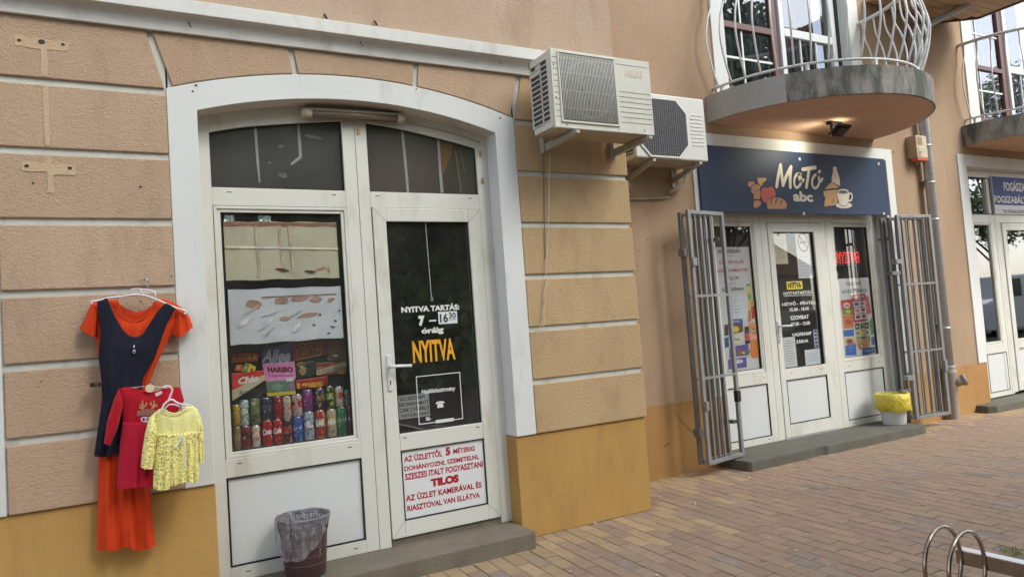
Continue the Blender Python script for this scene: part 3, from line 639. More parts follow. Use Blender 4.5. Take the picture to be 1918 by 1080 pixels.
for pts, lb in (([(42, 50), (85, 50), (88, 80), (48, 80)], 'left crumpled silver tape square above the beige foil'), ([(186, 52), (240, 54), (242, 80), (190, 76)], 'wider crumpled silver tape piece right of the first one above the beige foil')):
    x0, x1, z0, z1 = QB(mS, pts, .184); b = MB(); rr = random.Random(int(x0*100)); n = 6
    vs = [(x0+(x1-x0)*i/n, .184+rr.uniform(-.003, .003), z0+(z1-z0)*j/3) for j in range(4) for i in range(n+1)]
    b.add(vs, [(j*(n+1)+i, j*(n+1)+i+1, (j+1)*(n+1)+i+1, (j+1)*(n+1)+i) for j in range(3) for i in range(n)]); b.build('tape', mat('silver_tape', (176, 188, 184), .3, .5), None, label=lb, cat='tape')
# dark backing board
b = MB(); b.box(.646, 1.364, .335, .345, .82, 1.46); b.build('display_backing', mat('display_board', (46, 48, 50), .8), A)
b = MB(); b.box(.60, 1.385, .205, .36, .80, .828); b.build('display_sill', M_pvc, A)
# packets
def packet(m_, pts, Y, col, label, extra=(), th=.012, col2=None, name='snack_packet', cat='packet', group='packets in the display window'):
    q = P(m_, pts, Y); b = MB(); b.prism(q, Y, Y+th); cx = sum(p[0] for p in q)/len(q); cz = min(p[1] for p in q)
    root = b.build(name, mat('pack_%d_%d_%d' % col, tuple(min(235, int(v*1.12+6)) for v in col), .3, vary=.2, vscale=26), None, bevel=.003, label=label, cat=cat, group=group, loc=(cx, Y, cz))
    k = 0
    for e in extra:
        t = MB(); k += 1; y = Y-.0006*k
        if e[0] == 't':
            _, body, l, r, bold, colr = e[:6]; TB(t, body, m_, l, r, y, bold, e[6] if len(e) > 6 else 0, keep=False); nm = 'lettering'
        elif e[0] == 'p':
            _, shp, colr = e; t.prism(P(m_, shp, y), y, y+.0005); nm = 'print'
        else:
            _, shp, wd, colr = e; stroke(t, P(m_, shp, y), wd, y, 3); nm = 'print'
        t.build(nm, mat('ink_%d_%d_%d' % colr, colr, .5), root)
    return root
Yk = .30
packet(mW, [(64, 372), (355, 342), (366, 420), (75, 612)], Yk, (186, 54, 42), 'red and cream snack bag, leftmost under the silver strips', [('p', [(68, 520), (362, 375), (366, 425), (74, 612)], (196, 180, 150)), ('t', 'Chio', (122, 405, 470), (305, 382, 440), .05, (222, 220, 212), .2), ('t', 'Snacks', (132, 525, 560), (315, 490, 525), .01, (60, 54, 48), .2)])
packet(mW, [(66, 200), (140, 190), (220, 188), (300, 196), (300, 262), (66, 278)], Yk+.012, (176, 78, 52), 'row of joined red and cream bars at the upper left of the packets', [('p', [(66+46*i, 205), (98+46*i, 203), (98+46*i, 240), (72+46*i, 242)], (210, 170, 110)) for i in range(5)]+[('t', 'EEEED', (72, 210, 232), (290, 205, 228), .04, (170, 40, 36))])
for pts, c, c2, lb in (([(92, 345), (108, 295), (160, 290), (160, 350)], (206, 92, 50), (214, 190, 120), 'small orange carton, left of three fanned cartons'), ([(150, 355), (180, 280), (225, 285), (205, 365)], (112, 132, 80), (190, 200, 120), 'small green carton, middle of three fanned cartons'), ([(200, 365), (225, 282), (282, 315), (268, 350)], (214, 186, 52), (180, 60, 40), 'small yellow carton, right of three fanned cartons')):
    packet(mW, pts, Yk-.006, c, lb, [('p', [((pts[0][0]+pts[2][0])/2-12, (pts[0][1]+pts[2][1])/2-10), ((pts[0][0]+pts[2][0])/2+14, (pts[0][1]+pts[2][1])/2-12), ((pts[0][0]+pts[2][0])/2+12, (pts[0][1]+pts[2][1])/2+14), ((pts[0][0]+pts[2][0])/2-14, (pts[0][1]+pts[2][1])/2+12)], c2)])
packet(mW, [(335, 285), (620, 265), (632, 400), (628, 425), (365, 440)], Yk-.002, (196, 122, 168), 'pink sweets bag with dark red capitals', [('t', 'HARIBO', (380, 312, 365), (606, 312, 362), .07, (120, 24, 56)), ('t', 'Chamallows', (390, 378, 402), (600, 372, 398), .02, (150, 70, 130)), ('p', [(540, 412), (608, 402), (608, 436), (545, 442)], (206, 206, 204))])
packet(mW, [(365, 440), (620, 425), (628, 552), (385, 572)], Yk, (84, 108, 92), 'green scenic bag with a yellow bottom band', [('p', [(370, 545), (628, 522), (628, 552), (385, 572)], (206, 178, 44)), ('p', [(420, 470), (470, 450), (520, 475), (500, 510), (430, 515)], (124, 138, 128)), ('p', [(560, 440), (615, 436), (618, 510), (575, 515)], (140, 110, 130))])
packet(mW, [(325, 215), (345, 160), (592, 90), (590, 272), (340, 290)], Yk+.014, (74, 76, 118), 'violet blue chocolate bag with silver brush writing', [('t', 'Allee', (342, 175, 275), (585, 150, 268), .03, (186, 190, 200), .3)])
packet(mW, [(598, 95), (895, 68), (900, 208), (605, 268)], Yk+.006, (118, 44, 28), 'dark red bag with yellow outlined brush letters', [('t', 'ZA', (650, 115, 190), (760, 105, 180), .07, (206, 150, 50), .2), ('t', 'ZA', (655, 118, 187), (756, 109, 178), .03, (92, 24, 18), .2), ('t', 'Kubu', (635, 160, 245), (852, 135, 215), .08, (206, 150, 50), .15), ('t', 'Kubu', (640, 163, 240), (847, 139, 211), .05, (90, 20, 16), .15), ('s', [(630, 255), (855, 200)], .004, (206, 150, 50))])
packet(mW, [(905, 85), (1068, 66), (1074, 258), (908, 262)], Yk+.004, (82, 74, 48), 'olive green bag with brown blobs beside the dark red bag', [('p', spline([(935, 180), (960, 125), (1010, 125), (1030, 180), (985, 220)], 3, True), (122, 84, 62)), ('t', 'ABRAKA', (925, 90, 118), (1028, 80, 108), .04, (180, 60, 50)), ('p', spline([(1010, 200), (1040, 185), (1065, 210), (1040, 240)], 3, True), (96, 96, 60)), ('p', [(955, 208), (1000, 206), (998, 222), (960, 226)], (206, 196, 176))])
packet(mW, [(630, 275), (800, 260), (802, 385), (640, 425)], Yk+.01, (44, 50, 46), 'black packet with a yellow oval badge', [('p', spline([(638, 292), (675, 270), (713, 290), (675, 315)], 3, True), (206, 170, 40)), ('t', 'SOS', (650, 280, 306), (702, 276, 302), .05, (36, 32, 30)), ('p', spline([(655, 345), (690, 325), (725, 350), (690, 390)], 3, True), (150, 130, 60)), ('p', spline([(665, 320), (690, 310), (725, 325), (700, 335)], 3, True), (150, 156, 160))])
packet(mW, [(808, 280), (1072, 262), (1078, 372), (812, 390)], Yk+.002, (126, 78, 52), 'brown and cream pastry packet with slanted white script', [('p', [(808, 345), (1072, 265), (1076, 310), (815, 388)], (196, 170, 126)), ('t', 'Croissant', (815, 322, 375), (1070, 285, 340), .04, (222, 218, 206), .15), ('t', 'Croissant', (818, 325, 373), (1067, 288, 338), .01, (60, 34, 24), .15), ('p', [(812, 284), (930, 276), (932, 298), (813, 306)], (160, 40, 44)), ('p', spline([(985, 365), (1030, 342), (1070, 358), (1030, 380)], 3, True), (196, 140, 60))])
packet(mW, [(625, 432), (912, 392), (916, 470), (640, 512)], Yk-.004, (138, 46, 32), 'brick red packet with gold numerals above the cans', [('t', '1985', (640, 452, 504), (868, 448, 490), .06, (206, 150, 50))])
# plastic wrap streaks
b = MB()
for pts, wd in (([(185, 645), (330, 530), (450, 450)], .004), ([(200, 655), (340, 545), (460, 455)], .003), ([(80, 600), (280, 490), (520, 370), (640, 300), (1000, 270)], .003), ([(640, 330), (860, 330), (1060, 300)], .002)):
    stroke(b, P(mW, pts, .20), wd, .2, 3)
b.build('plastic_wrap', glass_mat('wrap_film', (.95, .95, .95), .35, .5, .25), None, label='creased clear plastic wrap stretched in front of the packets', cat='plastic wrap')
# cans
M_alu = mat('can_aluminium', (178, 180, 182), .25, .9)
def canmat(c1, c2):
    k = 'canprint_%s_%s' % (c1, c2)
    if k in MATS: return MATS[k]
    M = mat(k, c1, .25, .3); n = M.node_tree; L = n.links; b = n.nodes['Principled BSDF']; g_ = n.nodes.new('ShaderNodeNewGeometry')
    mp = n.nodes.new('ShaderNodeMapping'); mp.inputs['Scale'].default_value = (1, 1, .55); mp.inputs['Location'].default_value = (c1[0]*.37, c1[1]*.21, c2[2]*.13); L.new(g_.outputs['Position'], mp.inputs['Vector'])
    t = n.nodes.new('ShaderNodeTexNoise'); t.inputs['Scale'].default_value = 55; t.inputs['Detail'].default_value = 3; L.new(mp.outputs[0], t.inputs['Vector'])
    cr = n.nodes.new('ShaderNodeValToRGB'); cr.color_ramp.interpolation = 'CONSTANT'; e = cr.color_ramp.elements; e[0].position = 0; e[0].color = (*[v*.45 for v in s2l(c1)], 1); e[1].position = .38; e[1].color = (*s2l(c1), 1)
    for ps, cc in ((.57, c2), (.64, (200, 198, 190)), (.69, c1)): x_ = e.new(ps); x_.color = (*s2l(cc), 1)
    L.new(t.outputs['Fac'], cr.inputs[0]); L.new(cr.outputs[0], b.inputs['Base Color']); return M
def can(px0, px1, py0, py1, Y, zb, cols, label, txt=None, tcol=(220, 220, 216), rr=None):
    xa, za = onY(mW(px0, (py0+py1)/2), Y); xb, zb_ = onY(mW(px1, (py0+py1)/2), Y); _, zt = onY(mW((px0+px1)/2, py0), Y)
    x = (xa+xb)/2; r = rr or max(.024, (xb-xa)*.5*.98); h = zt-zb
    r = min(r, .0345)
    root = empty('can', (x, Y, zb), label, 'can', 'cans stacked in the display window')
    m1 = canmat(cols[0], cols[1]); m2 = canmat(cols[1], cols[0]); _unused = None and mat('can_%d_%d_%d' % cols[0], cols[0], .25, .35, vary=.08, vscale=25)
    b = MB(); b.lathe([(r*.80, zb+.001), (r, zb+.010), (r, zb+h*.42)], x, Y, 20); b.cur = 1; b.lathe([(r, zb+h*.42), (r, zb+h*.70)], x, Y, 20); b.cur = 0; b.lathe([(r, zb+h*.70), (r, zb+h*.90), (r*.84, zb+h*.975)], x, Y, 20)
    bd = b.build('body', [m1, m2], root)
    b = MB(); b.lathe([(r*.84, zb+h*.972), (r*.86, zb+h), (r*.78, zb+h), (r*.76, zb+h*.985), (0.0005, zb+h*.985)], x, Y, 20); b.lathe([(r*.78, zb+.004), (r*.80, zb), (r*.84, zb+.003)], x, Y, 16); b.build('rim', M_alu, root)
    if txt:
        t = MB(); vs, fs = textdata(txt, .05); wdt = 1.9*r; 
        pts = []
        for a, c in vs:
            ang = -math.pi/2-.18+(a-.5)*1.75; pts.append((x+(r+.0006)*math.cos(ang), Y+(r+.0006)*math.sin(ang), zb+h*(.44+.24*c)+.006*(a-.5)))
        t.add(pts, fs); t.build('lettering', mat('ink_%d_%d_%d' % tcol, tcol, .4), bd)
    return root
base = .830; Yc1 = .245
low = [(82, 140, 840, (140, 116, 82), (176, 150, 104), 'beige brown coffee can, leftmost of the lower row', None), (142, 232, 830, (132, 34, 38), (60, 30, 34), 'dark red can second in the lower row', None),
       (238, 318, 822, (206, 200, 190), (214, 120, 40), 'white and orange can third in the lower row', 'ANTA'), (330, 424, 780, (178, 30, 34), (184, 34, 38), 'red cola can with white script, left of the two in the lower row', 'Coca'),
       (426, 514, 772, (172, 28, 34), (178, 32, 36), 'red cola can with white script, right of the two in the lower row', 'Cola'), (517, 600, 775, (66, 26, 30), (196, 44, 40), 'black and red can in the middle of the lower row', None),
       (603, 692, 750, (34, 82, 168), (36, 88, 176), 'bright blue cola can with a round white badge', 'o'), (698, 793, 702, (172, 178, 186), (40, 80, 150), 'silver and blue beer can in the lower row', 'HELL'),
       (798, 893, 690, (176, 46, 40), (198, 160, 50), 'yellow and red beer can in the lower row', 'BAK'), (900, 990, 680, (176, 168, 156), (206, 160, 50), 'gold and silver can with dark letters', 'ARA'),
       (988, 1083, 660, (26, 112, 64), (30, 122, 70), 'green beer can in the lower row', 'o'), (1086, 1142, 655, (86, 38, 52), (110, 60, 70), 'dark wine red can at the right end of the lower row', None)]
def up_base(i): return None
tops = []
for i, (a, c, yt_, c1, c2, lb, tx) in enumerate(low):
    can(a, c, yt_, 1000, Yc1, base, (c1, c2), lb, tx); tops.append(onY(mW((a+c)/2, yt_), Yc1)[1])
upc = [(80, 130, 645, (188, 150, 44), (200, 170, 60), 'yellow can at the left end of the upper row', None), (134, 218, 602, (196, 204, 206), (60, 130, 70), 'white aloe can with green leaves in the upper row', 'OERA'), (226, 314, 592, (104, 112, 72), (128, 134, 84), 'olive green can in the upper row', None),
       (322, 418, 584, (46, 48, 74), (80, 78, 96), 'dark navy can in the upper row', None), (430, 508, 572, (136, 30, 38), (168, 44, 44), 'crimson energy can in the upper row', None), (512, 590, 568, (192, 184, 172), (200, 110, 60), 'silver and orange can in the upper row', None),
       (597, 684, 552, (198, 180, 178), (170, 36, 46), 'white can with red slashes in the upper row', None), (690, 778, 512, (126, 52, 128), (140, 60, 140), 'purple can in the upper row', None), (797, 884, 500, (66, 44, 78), (150, 120, 60), 'dark violet can with gold marks in the upper row', None),
       (890, 964, 482, (60, 70, 48), (146, 176, 48), 'lime green and black can in the upper row', 'A'), (972, 1048, 482, (192, 190, 184), (190, 96, 50), 'silver can with an orange print near the right end of the upper row', None), (1056, 1110, 512, (120, 120, 118), (80, 80, 82), 'small grey can at the right end of the upper row', None)]
for i, (a, c, yt_, c1, c2, lb, tx) in enumerate(upc):
    zt = onY(mW((a+c)/2, yt_), Yc1+.002)[1]; zb = tops[i]+.0008
    can(a, c, yt_, yt_+180, Yc1+.002, zb, (c1, c2), lb, tx)

# ---- light tube
a = onY((572, 212), .10); c = onY((752, 223), .10)
L0 = empty('tube_light', (a[0], .10, a[1]), 'yellowed fluorescent tube light fixed under the arch', 'lamp')
b = MB(); b.box(a[0]-.015, c[0]+.015, .085, .148, a[1]+.008, a[1]+.034); b.v = [(x, y, z+(x-a[0])/(c[0]-a[0])*(c[1]-a[1])) for x, y, z in b.v]; b.build('casing', M_tubecream, L0, bevel=.004)
b = MB(); b.tube([(a[0]+.035, .10, a[1]), (c[0]-.03, .10, c[1])], .026, 16); b.build('diffuser', M_tubedk, L0)
b = MB(); b.tube([(a[0]-.026, .10, a[1]), (a[0]-.015, .10, a[1]), (a[0]+.037, .10, a[1])], [.012, .028, .0285], 16); b.tube([(c[0]-.032, .10, c[1]), (c[0]+.012, .10, c[1]), (c[0]+.02, .10, c[1])], [.0285, .028, .014], 16); b.build('end_cap', M_tubecream, L0)
b = MB()
b.tube([(c[0], .12, c[1]), (c[0]+.1, .145, c[1]-.012), (2.2, .146, 2.79), (2.39, .146, 2.74)], .004, 6); b.build('cable', M_tubecream, L0)

# ---- doorsteps
def concrete_slab(pts, z0, z1, M_, label, bev=.008, name='doorstep'):
    b = MB(); b.prismz(pts, z0, z1); return b.build(name, M_, None, bevel=bev, label=label, cat='step', loc=(pts[0][0], pts[0][1], 0))
concrete_slab([(.0, .15), (.0, -.215), (.55, -.205), (1.1, -.212), (1.7, -.2), (2.1, -.203), (2.405, -.192), (2.42, -.18), (2.425, .0), (2.425, .215), (.0, .215)], -.02, .104, M_concrete, 'worn concrete doorstep below the arched shop door')
concrete_slab([(5.0, .93), (4.995, .42), (5.02, .40), (5.5, .405), (5.82, .412), (5.9, .43), (6.0, .425), (6.05, .402), (6.8, .398), (7.55, .385), (7.62, .40), (7.63, .60), (7.63, .775), (7.9, .80), (7.9, 1.0), (5.18, 1.0)], -.02, .088, M_concreteB, 'chipped concrete doorstep below the navy sign entrance')

# ---- air conditioners
def ac_one():
    x0, x1, y0, y1, z0, z1 = 2.658, 3.495, -.42, -.15, 2.716, 3.246
    r = empty('air_conditioner', (x0, y1, z0), 'cream outdoor air conditioner with ribbed square grille above the arched shop corner', 'air conditioner')
    b = MB(); b.box(x0, x1, y0+.036, y1, z0+.01, z1-.012); b.build('casing', M_acw, r, bevel=.004)
    b = MB()
    gx0, gx1, gz0, gz1 = 2.716, 3.178, 2.762, 3.226
    b.box(x0, gx0, y0, y0+.03, z0, z1); b.box(gx1, x1, y0, y0+.03, z0, z1); b.box(gx0, gx1, y0, y0+.03, z0, gz0); b.box(gx0, gx1, y0, y0+.03, gz1, z1)
    fp = b.build('front_panel', M_acw, r, bevel=.003)
    b = MB()
    for k in range(7): z = 2.79+.036*k; b.box(gx1+.03, x1-.012, y0-.0012, y0, z-.0022, z+.0022)
    b.box(gx1, x1-.02, y0-.0012, y0, 3.198, 3.201)
    for k in range(11): z = 2.79+.04*k; b.box(x0+.012, gx0-.012, y0-.0012, y0, z-.002, z+.002)
    b.build('groove', M_seam, fp)
    b = MB(); t_ = put_text(b, 'AKAI', 3.26, 3.42, 3.115, 3.17, y0-.0012, .06); b.build('logo', mat('faded_logo', (204, 188, 170), .5), fp)
    b = MB()
    for x, z in ((x0+.09, z0+.022), (x1-.09, z0+.028), (x0+.02, z0+.2), (x0+.02, z0+.42)): b.disc(x, y0-.001, z, .006, .006, 8)
    b.build('screw', M_ink, fp)
    b = MB(); b.box(gx0-.004, gx1+.004, y0+.02, y0+.03, gz0-.004, gz1+.004); b.build('fan_recess', mat('ac_recess', (40, 44, 58), .6), r)
    n = 38
    for k in range(n):
        x = gx0+.010+(gx1-gx0-.02)*k/(n-1); b = MB(); 
        b.tube([(x, y0+.004, gz0+.002), (x, y0-.012, gz0+.016), (x, y0-.014, (gz0+gz1)/2), (x, y0-.012, gz1-.016), (x, y0+.004, gz1-.002)], .0028, 5)
        if k == 0: proto = b.build('grille_bar', M_acw, r, loc=(x, y0, gz0))
        else: share(proto, 'grille_bar', (x, y0, gz0), r)
    b = MB(); rectframe(b, gx0-.008, gx1+.008, gz0-.008, gz1+.008, .012, y0-.010, y0+.01)
    for z in (2.85, 2.97, 3.09, 3.19): b.tube([(gx0, y0-.009, z), (gx1, y0-.009, z)], .0022, 5)
    b.tube([(gx0+.23+.19*math.cos(t), y0-.006, 2.99+.19*math.sin(t)) for t in [i*math.pi/12 for i in range(24)]], .0022, 5, closed=True)
    b.build('grille_frame', M_acw, r, bevel=.003)
    b = MB(); c_ = (gx0+gx1)/2, (gz0+gz1)/2
    for k in range(5):
        a = k*2*math.pi/5; pts = [(c_[0]+.035*math.cos(a-.3), c_[1]+.035*math.sin(a-.3)), (c_[0]+.18*math.cos(a-.2), c_[1]+.18*math.sin(a-.2)), (c_[0]+.19*math.cos(a+.35), c_[1]+.19*math.sin(a+.35)), (c_[0]+.035*math.cos(a+.3), c_[1]+.035*math.sin(a+.3))]
        b.prism(pts, y0+.012, y0+.016)
    b.disc(c_[0], y0+.01, c_[1], .04, .04, 16, y0+.018); b.build('fan', mat('fan_grey', (46, 48, 54), .6), r)
    # left side louvres
    b = MB(); b.box(x0-.0015, x0+.003, y0+.05, y0+.125, z0+.06, z1-.06); b.box(x0-.0015, x0+.003, y0+.14, y1-.015, z0+.05, z1-.12); b.build('coil', M_acfin, r)
    b = MB()
    for k in range(13):
        z = z0+.06+.0345*k; b.box(x0-.006, x0, y0+.05, y1-.01, z-.004, z+.004)
    b.box(x0-.006, x0, y0+.125, y0+.14, z0+.04, z1-.05); b.box(x0-.005, x0, y0+.012, y0+.05, z0+.01, z1-.012); b.box(x0-.005, x0, y1-.012, y1, z0+.01, z1-.012); b.box(x0-.005, x0, y0+.05, y1, z0+.01, z0+.05); b.box(x0-.005, x0, y0+.05, y1-.0, z1-.06, z1-.012)
    b.build('louvre', M_acw, r)
    b = MB(); b.box(x0-.007, x0-.004, y0+.2, y0+.24, z1-.085, z1-.06); b.build('handle_recess', M_acdk, r)
    b = MB(); b.box(x0+.02, x1-.02, y0+.03, y1-.01, z0-.004, z0+.01); b.build('base_pan', mat('pan_stained', (168, 154, 128), .6, vary=.1, vscale=6, dirt=((120, 98, 70), .5), dirtscale=6, dirtpow=.5), r, bevel=.004)
    for x in (2.79, 3.41):
        b = MB(); b.box(x, x+.045, -.012, 0.002, 2.64, 2.79); b.box(x+.0, x+.005, -.05, -.012, 2.645, 2.785)
        b.box(x+.008, x+.012, -.45, -.012, z0-.034, z0-.006); b.box(x+.008, x+.045, -.45, -.012, z0-.010, z0-.006)
        # sloping arm
        A_ = [(-.012, 2.655), (-.012, 2.70), (-.40, z0-.012), (-.445, z0-.012), (-.445, z0-.035), (-.40, z0-.04)]
        bb = [(x+.012, y, z) for y, z in A_]+[(x+.042, y, z) for y, z in A_]; n = 6
        b.add(bb, [tuple(range(n)), tuple(range(2*n-1, n-1, -1))]+[(i, i+n, (i+1) % n+n, (i+1) % n) for i in range(n)])
        o = b.build('bracket', M_bracket, r, bevel=.002)
        b = MB(); b.disc(x+.022, -.0135, 2.68, .007, .007, 8); b.build('bolt', M_ink, o)
ac_one()
def ac_two():
    x0, x1, y0, y1, z0, z1 = 4.02, 4.842, .425, .70, 2.79, 3.36
    r = empty('air_conditioner', (x0, y1, z0), 'smaller white outdoor air conditioner with eight sided dark grille behind the first', 'air conditioner')
    b = MB(); b.box(x0, x1, y0, y1, z0, z1); cs = b.build('casing', M_acw2, r, bevel=.012)
    cx, cz = 4.335, 3.06; wx, wz = .27, .25; ch = .11
    oc = [(cx-wx+ch, cz-wz), (cx+wx-ch, cz-wz), (cx+wx, cz-wz+ch), (cx+wx, cz+wz-ch), (cx+wx-ch, cz+wz), (cx-wx+ch, cz+wz), (cx-wx, cz+wz-ch), (cx-wx, cz-wz+ch)]
    sc_ = lambda k: [(cx+(x-cx)*k, cz+(z-cz)*k) for x, z in oc]
    b = MB(); b.prism(sc_(1.0), y0-.003, y0+.001); b.build('fan_recess', M_acdk, r)
    b = MB(); A_ = sc_(1.055)+[sc_(1.055)[0]]; B_ = sc_(.99)+[sc_(.99)[0]]; b.strip(A_, B_, y0-.012, y0-.001); b.build('grille_frame', M_acw2, r, bevel=.003)
    M_gr = mat('grille_grey', (122, 122, 124), .5)
    def ext(x):   # vertical extent inside octagon
        d = abs(x-cx); return wz if d < wx-ch else wz-(d-(wx-ch))
    for k in range(22):
        x = cx-wx+.014+(2*wx-.028)*k/21; e = ext(x)*.985; b = MB(); b.box(x-.0022, x+.0022, y0-.009, y0-.006, cz-e, cz+e); b.build('grille_bar', M_gr, r)
    b = MB()
    for k in range(30):
        z = cz-wz+.012+(2*wz-.024)*k/29; d = abs(z-cz); e = (wx if d < wz-ch else wx-(d-(wz-ch)))*.985; b.box(cx-e, cx+e, y0-.007, y0-.005, z-.0016, z+.0016)
    b.build('grille_wire', M_gr, r)
    b = MB()
    for k in range(9):
        z = 2.93+.034*k; x_ = 4.66 if k < 8 else 4.68; b.box(x_, 4.80, y0-.004, y0-.0005, z-.007, z+.007)
    b.build('vent_rib', M_acw2, cs, bevel=.003)
    b = MB(); b.box(x0-.002, x0, y0+.04, y1-.03, z0+.04, z1-.08); b.build('coil', M_acfin, r)
    b = MB()
    for k in range(14): b.box(x0-.006, x0-.001, y0+.04, y1-.03, z0+.05+.034*k, z0+.058+.034*k)
    b.build('louvre', M_acw2, r)
    b = MB(); b.box(x0+.03, x1-.03, y0+.03, y1-.02, z0-.012, z0); b.build('base_pan', mat('pan_grey', (160, 150, 132), .6, vary=.1, vscale=6), r)
    for x in (4.17, 4.70):
        b = MB(); b.box(x, x+.04, .766, .782, 2.60, 2.79)
        A_ = [(.768, 2.66), (.768, 2.71), (.44, z0-.012), (.40, z0-.012), (.40, z0-.035), (.44, z0-.045)]; n = 6
        bb = [(x+.008, y, z) for y, z in A_]+[(x+.036, y, z) for y, z in A_]
        b.add(bb, [tuple(range(n)), tuple(range(2*n-1, n-1, -1))]+[(i, i+n, (i+1) % n+n, (i+1) % n) for i in range(n)])
        b.box(x+.005, x+.038, .40, .77, z0-.016, z0-.012); b.build('bracket', M_bracket, r, bevel=.002)
    b = MB()
    for k in range(4): b.tube(spline([(4.80, .70, 2.80), (4.80+.012*k, .70, 2.70), (4.77, .71, 2.61+.012*k), (4.70, .72, 2.585+.012*k), (4.63, .74, 2.555)], 5), .009, 6)
    b.tube([(4.64, .74, 2.62), (4.62, .745, 2.57), (4.64, .75, 2.53), (4.58, .76, 2.515), (4.3, .765, 2.50), (3.575, .765, 2.495)], .011, 6)
    b.build('refrigerant_pipe', mat('pipe_grey', (150, 140, 124), .6, vary=.1, vscale=15), r)
ac_two()
# hanging cable below the first unit
b = MB(); mc = zm(900, 200, 4.5); mc2 = zm(900, 440, 4.5)
def L3(m_, pts, Y): return [(p[0], Y, p[1]) for p in P(m_, pts, Y)]
b.tube(spline(L3(mc, [(548, 385), (578, 395), (583, 500), (578, 800), (568, 1075)], -.018)+L3(mc2, [(565, 100), (552, 210), (553, 370), (545, 470), (545, 560), (537, 640), (537, 690), (500, 780), (462, 850)], -.018), 4), .0032, 6)
b.tube(spline(L3(mc2, [(553, 365), (575, 390), (552, 440), (532, 520), (548, 570), (530, 620), (528, 680), (545, 720), (510, 790), (440, 798)], -.022), 4), .0028, 6)
b.build('cable', mat('cable_beige', (196, 184, 160), .6, vary=.1, vscale=20), None, label='thin beige cable hanging down the stucco blocks from the ribbed air conditioner', cat='cable')
b = MB(); b.tube(spline(L3(mc, [(530, 380), (532, 560), (536, 800), (540, 1075)], -.006)+L3(mc2, [(538, 60), (548, 200)], -.006), 4), .0035, 5)
b.build('cable', mat('cable_grey', (112, 108, 98), .7), None, label='grey cable running straight down beside the beige one', cat='cable')

# ---- waste bins
def bin_brown():
    cx, cy, zb, h, r0, r1 = .985, -.012, .105, .335, .112, .147
    r = empty('waste_bin', (cx, cy, zb), 'brown slotted plastic waste bin on the step of the arched shop', 'waste bin')
    b = MB(); M_ = mat('bin_brown', (70, 48, 48), .45, vary=.08, vscale=9)
    hs_ = h*.76; b.lathe([(.001, zb+.008), (r0*.97, zb), (r0, zb+.006), (r0+(r1-r0)*.6, zb+hs_)], cx, cy, 40)
    b.lathe([(r0+(r1-r0)*.6-.004, zb+hs_), (r0-.004, zb+.012), (.001, zb+.012)], cx, cy, 40)
    ra = r0+(r1-r0)*.65; b.lathe([(ra-.004, zb+hs_), (ra, zb+hs_)], cx, cy, 40)
    rb_ = r0+(r1-r0)*.93; b.lathe([(rb_, zb+h*.93), (r1, zb+h*.95), (r1+.006, zb+h*.97), (r1+.006, zb+h), (r1-.002, zb+h), (rb_-.004, zb+h*.93), (rb_, zb+h*.93)], cx, cy, 40)
    for k in range(3):
        z = zb+h*(.22+.14*k); rr_ = r0+(r1-r0)*.6*(z-zb)/hs_; b.lathe([(rr_, z-.004), (rr_+.0022, z), (rr_, z+.004)], cx, cy, 40)
    b.build('body', M_, r)
    nb = 46
    for k in range(nb):
        a = 2*math.pi*k/nb; b = MB()
        for (fa, fb) in ((.76, .93),):
            p0 = Vector((cx+(ra-.002)*math.cos(a), cy+(ra-.002)*math.sin(a), zb+h*fa-.003)); p1 = Vector((cx+(rb_-.002)*math.cos(a), cy+(rb_-.002)*math.sin(a), zb+h*fb+.003)); b.tube([p0, p1], .0046, 4)
        b.build('slat', M_, r)
    b = MB(); rm_ = (ra+rb_)/2; b.lathe([(rm_, zb+h*.835), (rm_+.001, zb+h*.855), (rm_-.003, zb+h*.855), (rm_-.004, zb+h*.835)], cx, cy, 40); b.build('slot_band', M_, r)
bin_brown()
M_bag = bpy.data.materials.new('clear_bag'); M_bag.use_nodes = True
_n = M_bag.node_tree; _b = _n.nodes['Principled BSDF']; _b.inputs['Base Color'].default_value = (.36, .35, .38, 1); _b.inputs['Roughness'].default_value = .22; _b.inputs['Alpha'].default_value = .38; _b.inputs['Specular IOR Level'].default_value = .8
_g = _n.nodes.new('ShaderNodeNewGeometry'); _m = _n.nodes.new('ShaderNodeMapping'); _m.inputs['Rotation'].default_value = (.3, .6, .2); _m.inputs['Scale'].default_value = (1, 1, .4); _t = _n.nodes.new('ShaderNodeTexNoise'); _t.inputs['Scale'].default_value = 24; _t.inputs['Distortion'].default_value = 1.5
_r = _n.nodes.new('ShaderNodeMapRange'); _r.inputs[1].default_value = .35; _r.inputs[2].default_value = .7; _r.inputs[3].default_value = .2; _r.inputs[4].default_value = .62; _p = _n.nodes.new('ShaderNodeBump'); _p.inputs['Distance'].default_value = .02
_n.links.new(_g.outputs['Position'], _m.inputs[0]); _n.links.new(_m.outputs[0], _t.inputs['Vector']); _n.links.new(_t.outputs['Fac'], _r.inputs[0]); _n.links.new(_r.outputs[0], _b.inputs['Alpha']); _n.links.new(_t.outputs['Fac'], _p.inputs['Height']); _n.links.new(_p.outputs[0], _b.inputs['Normal'])
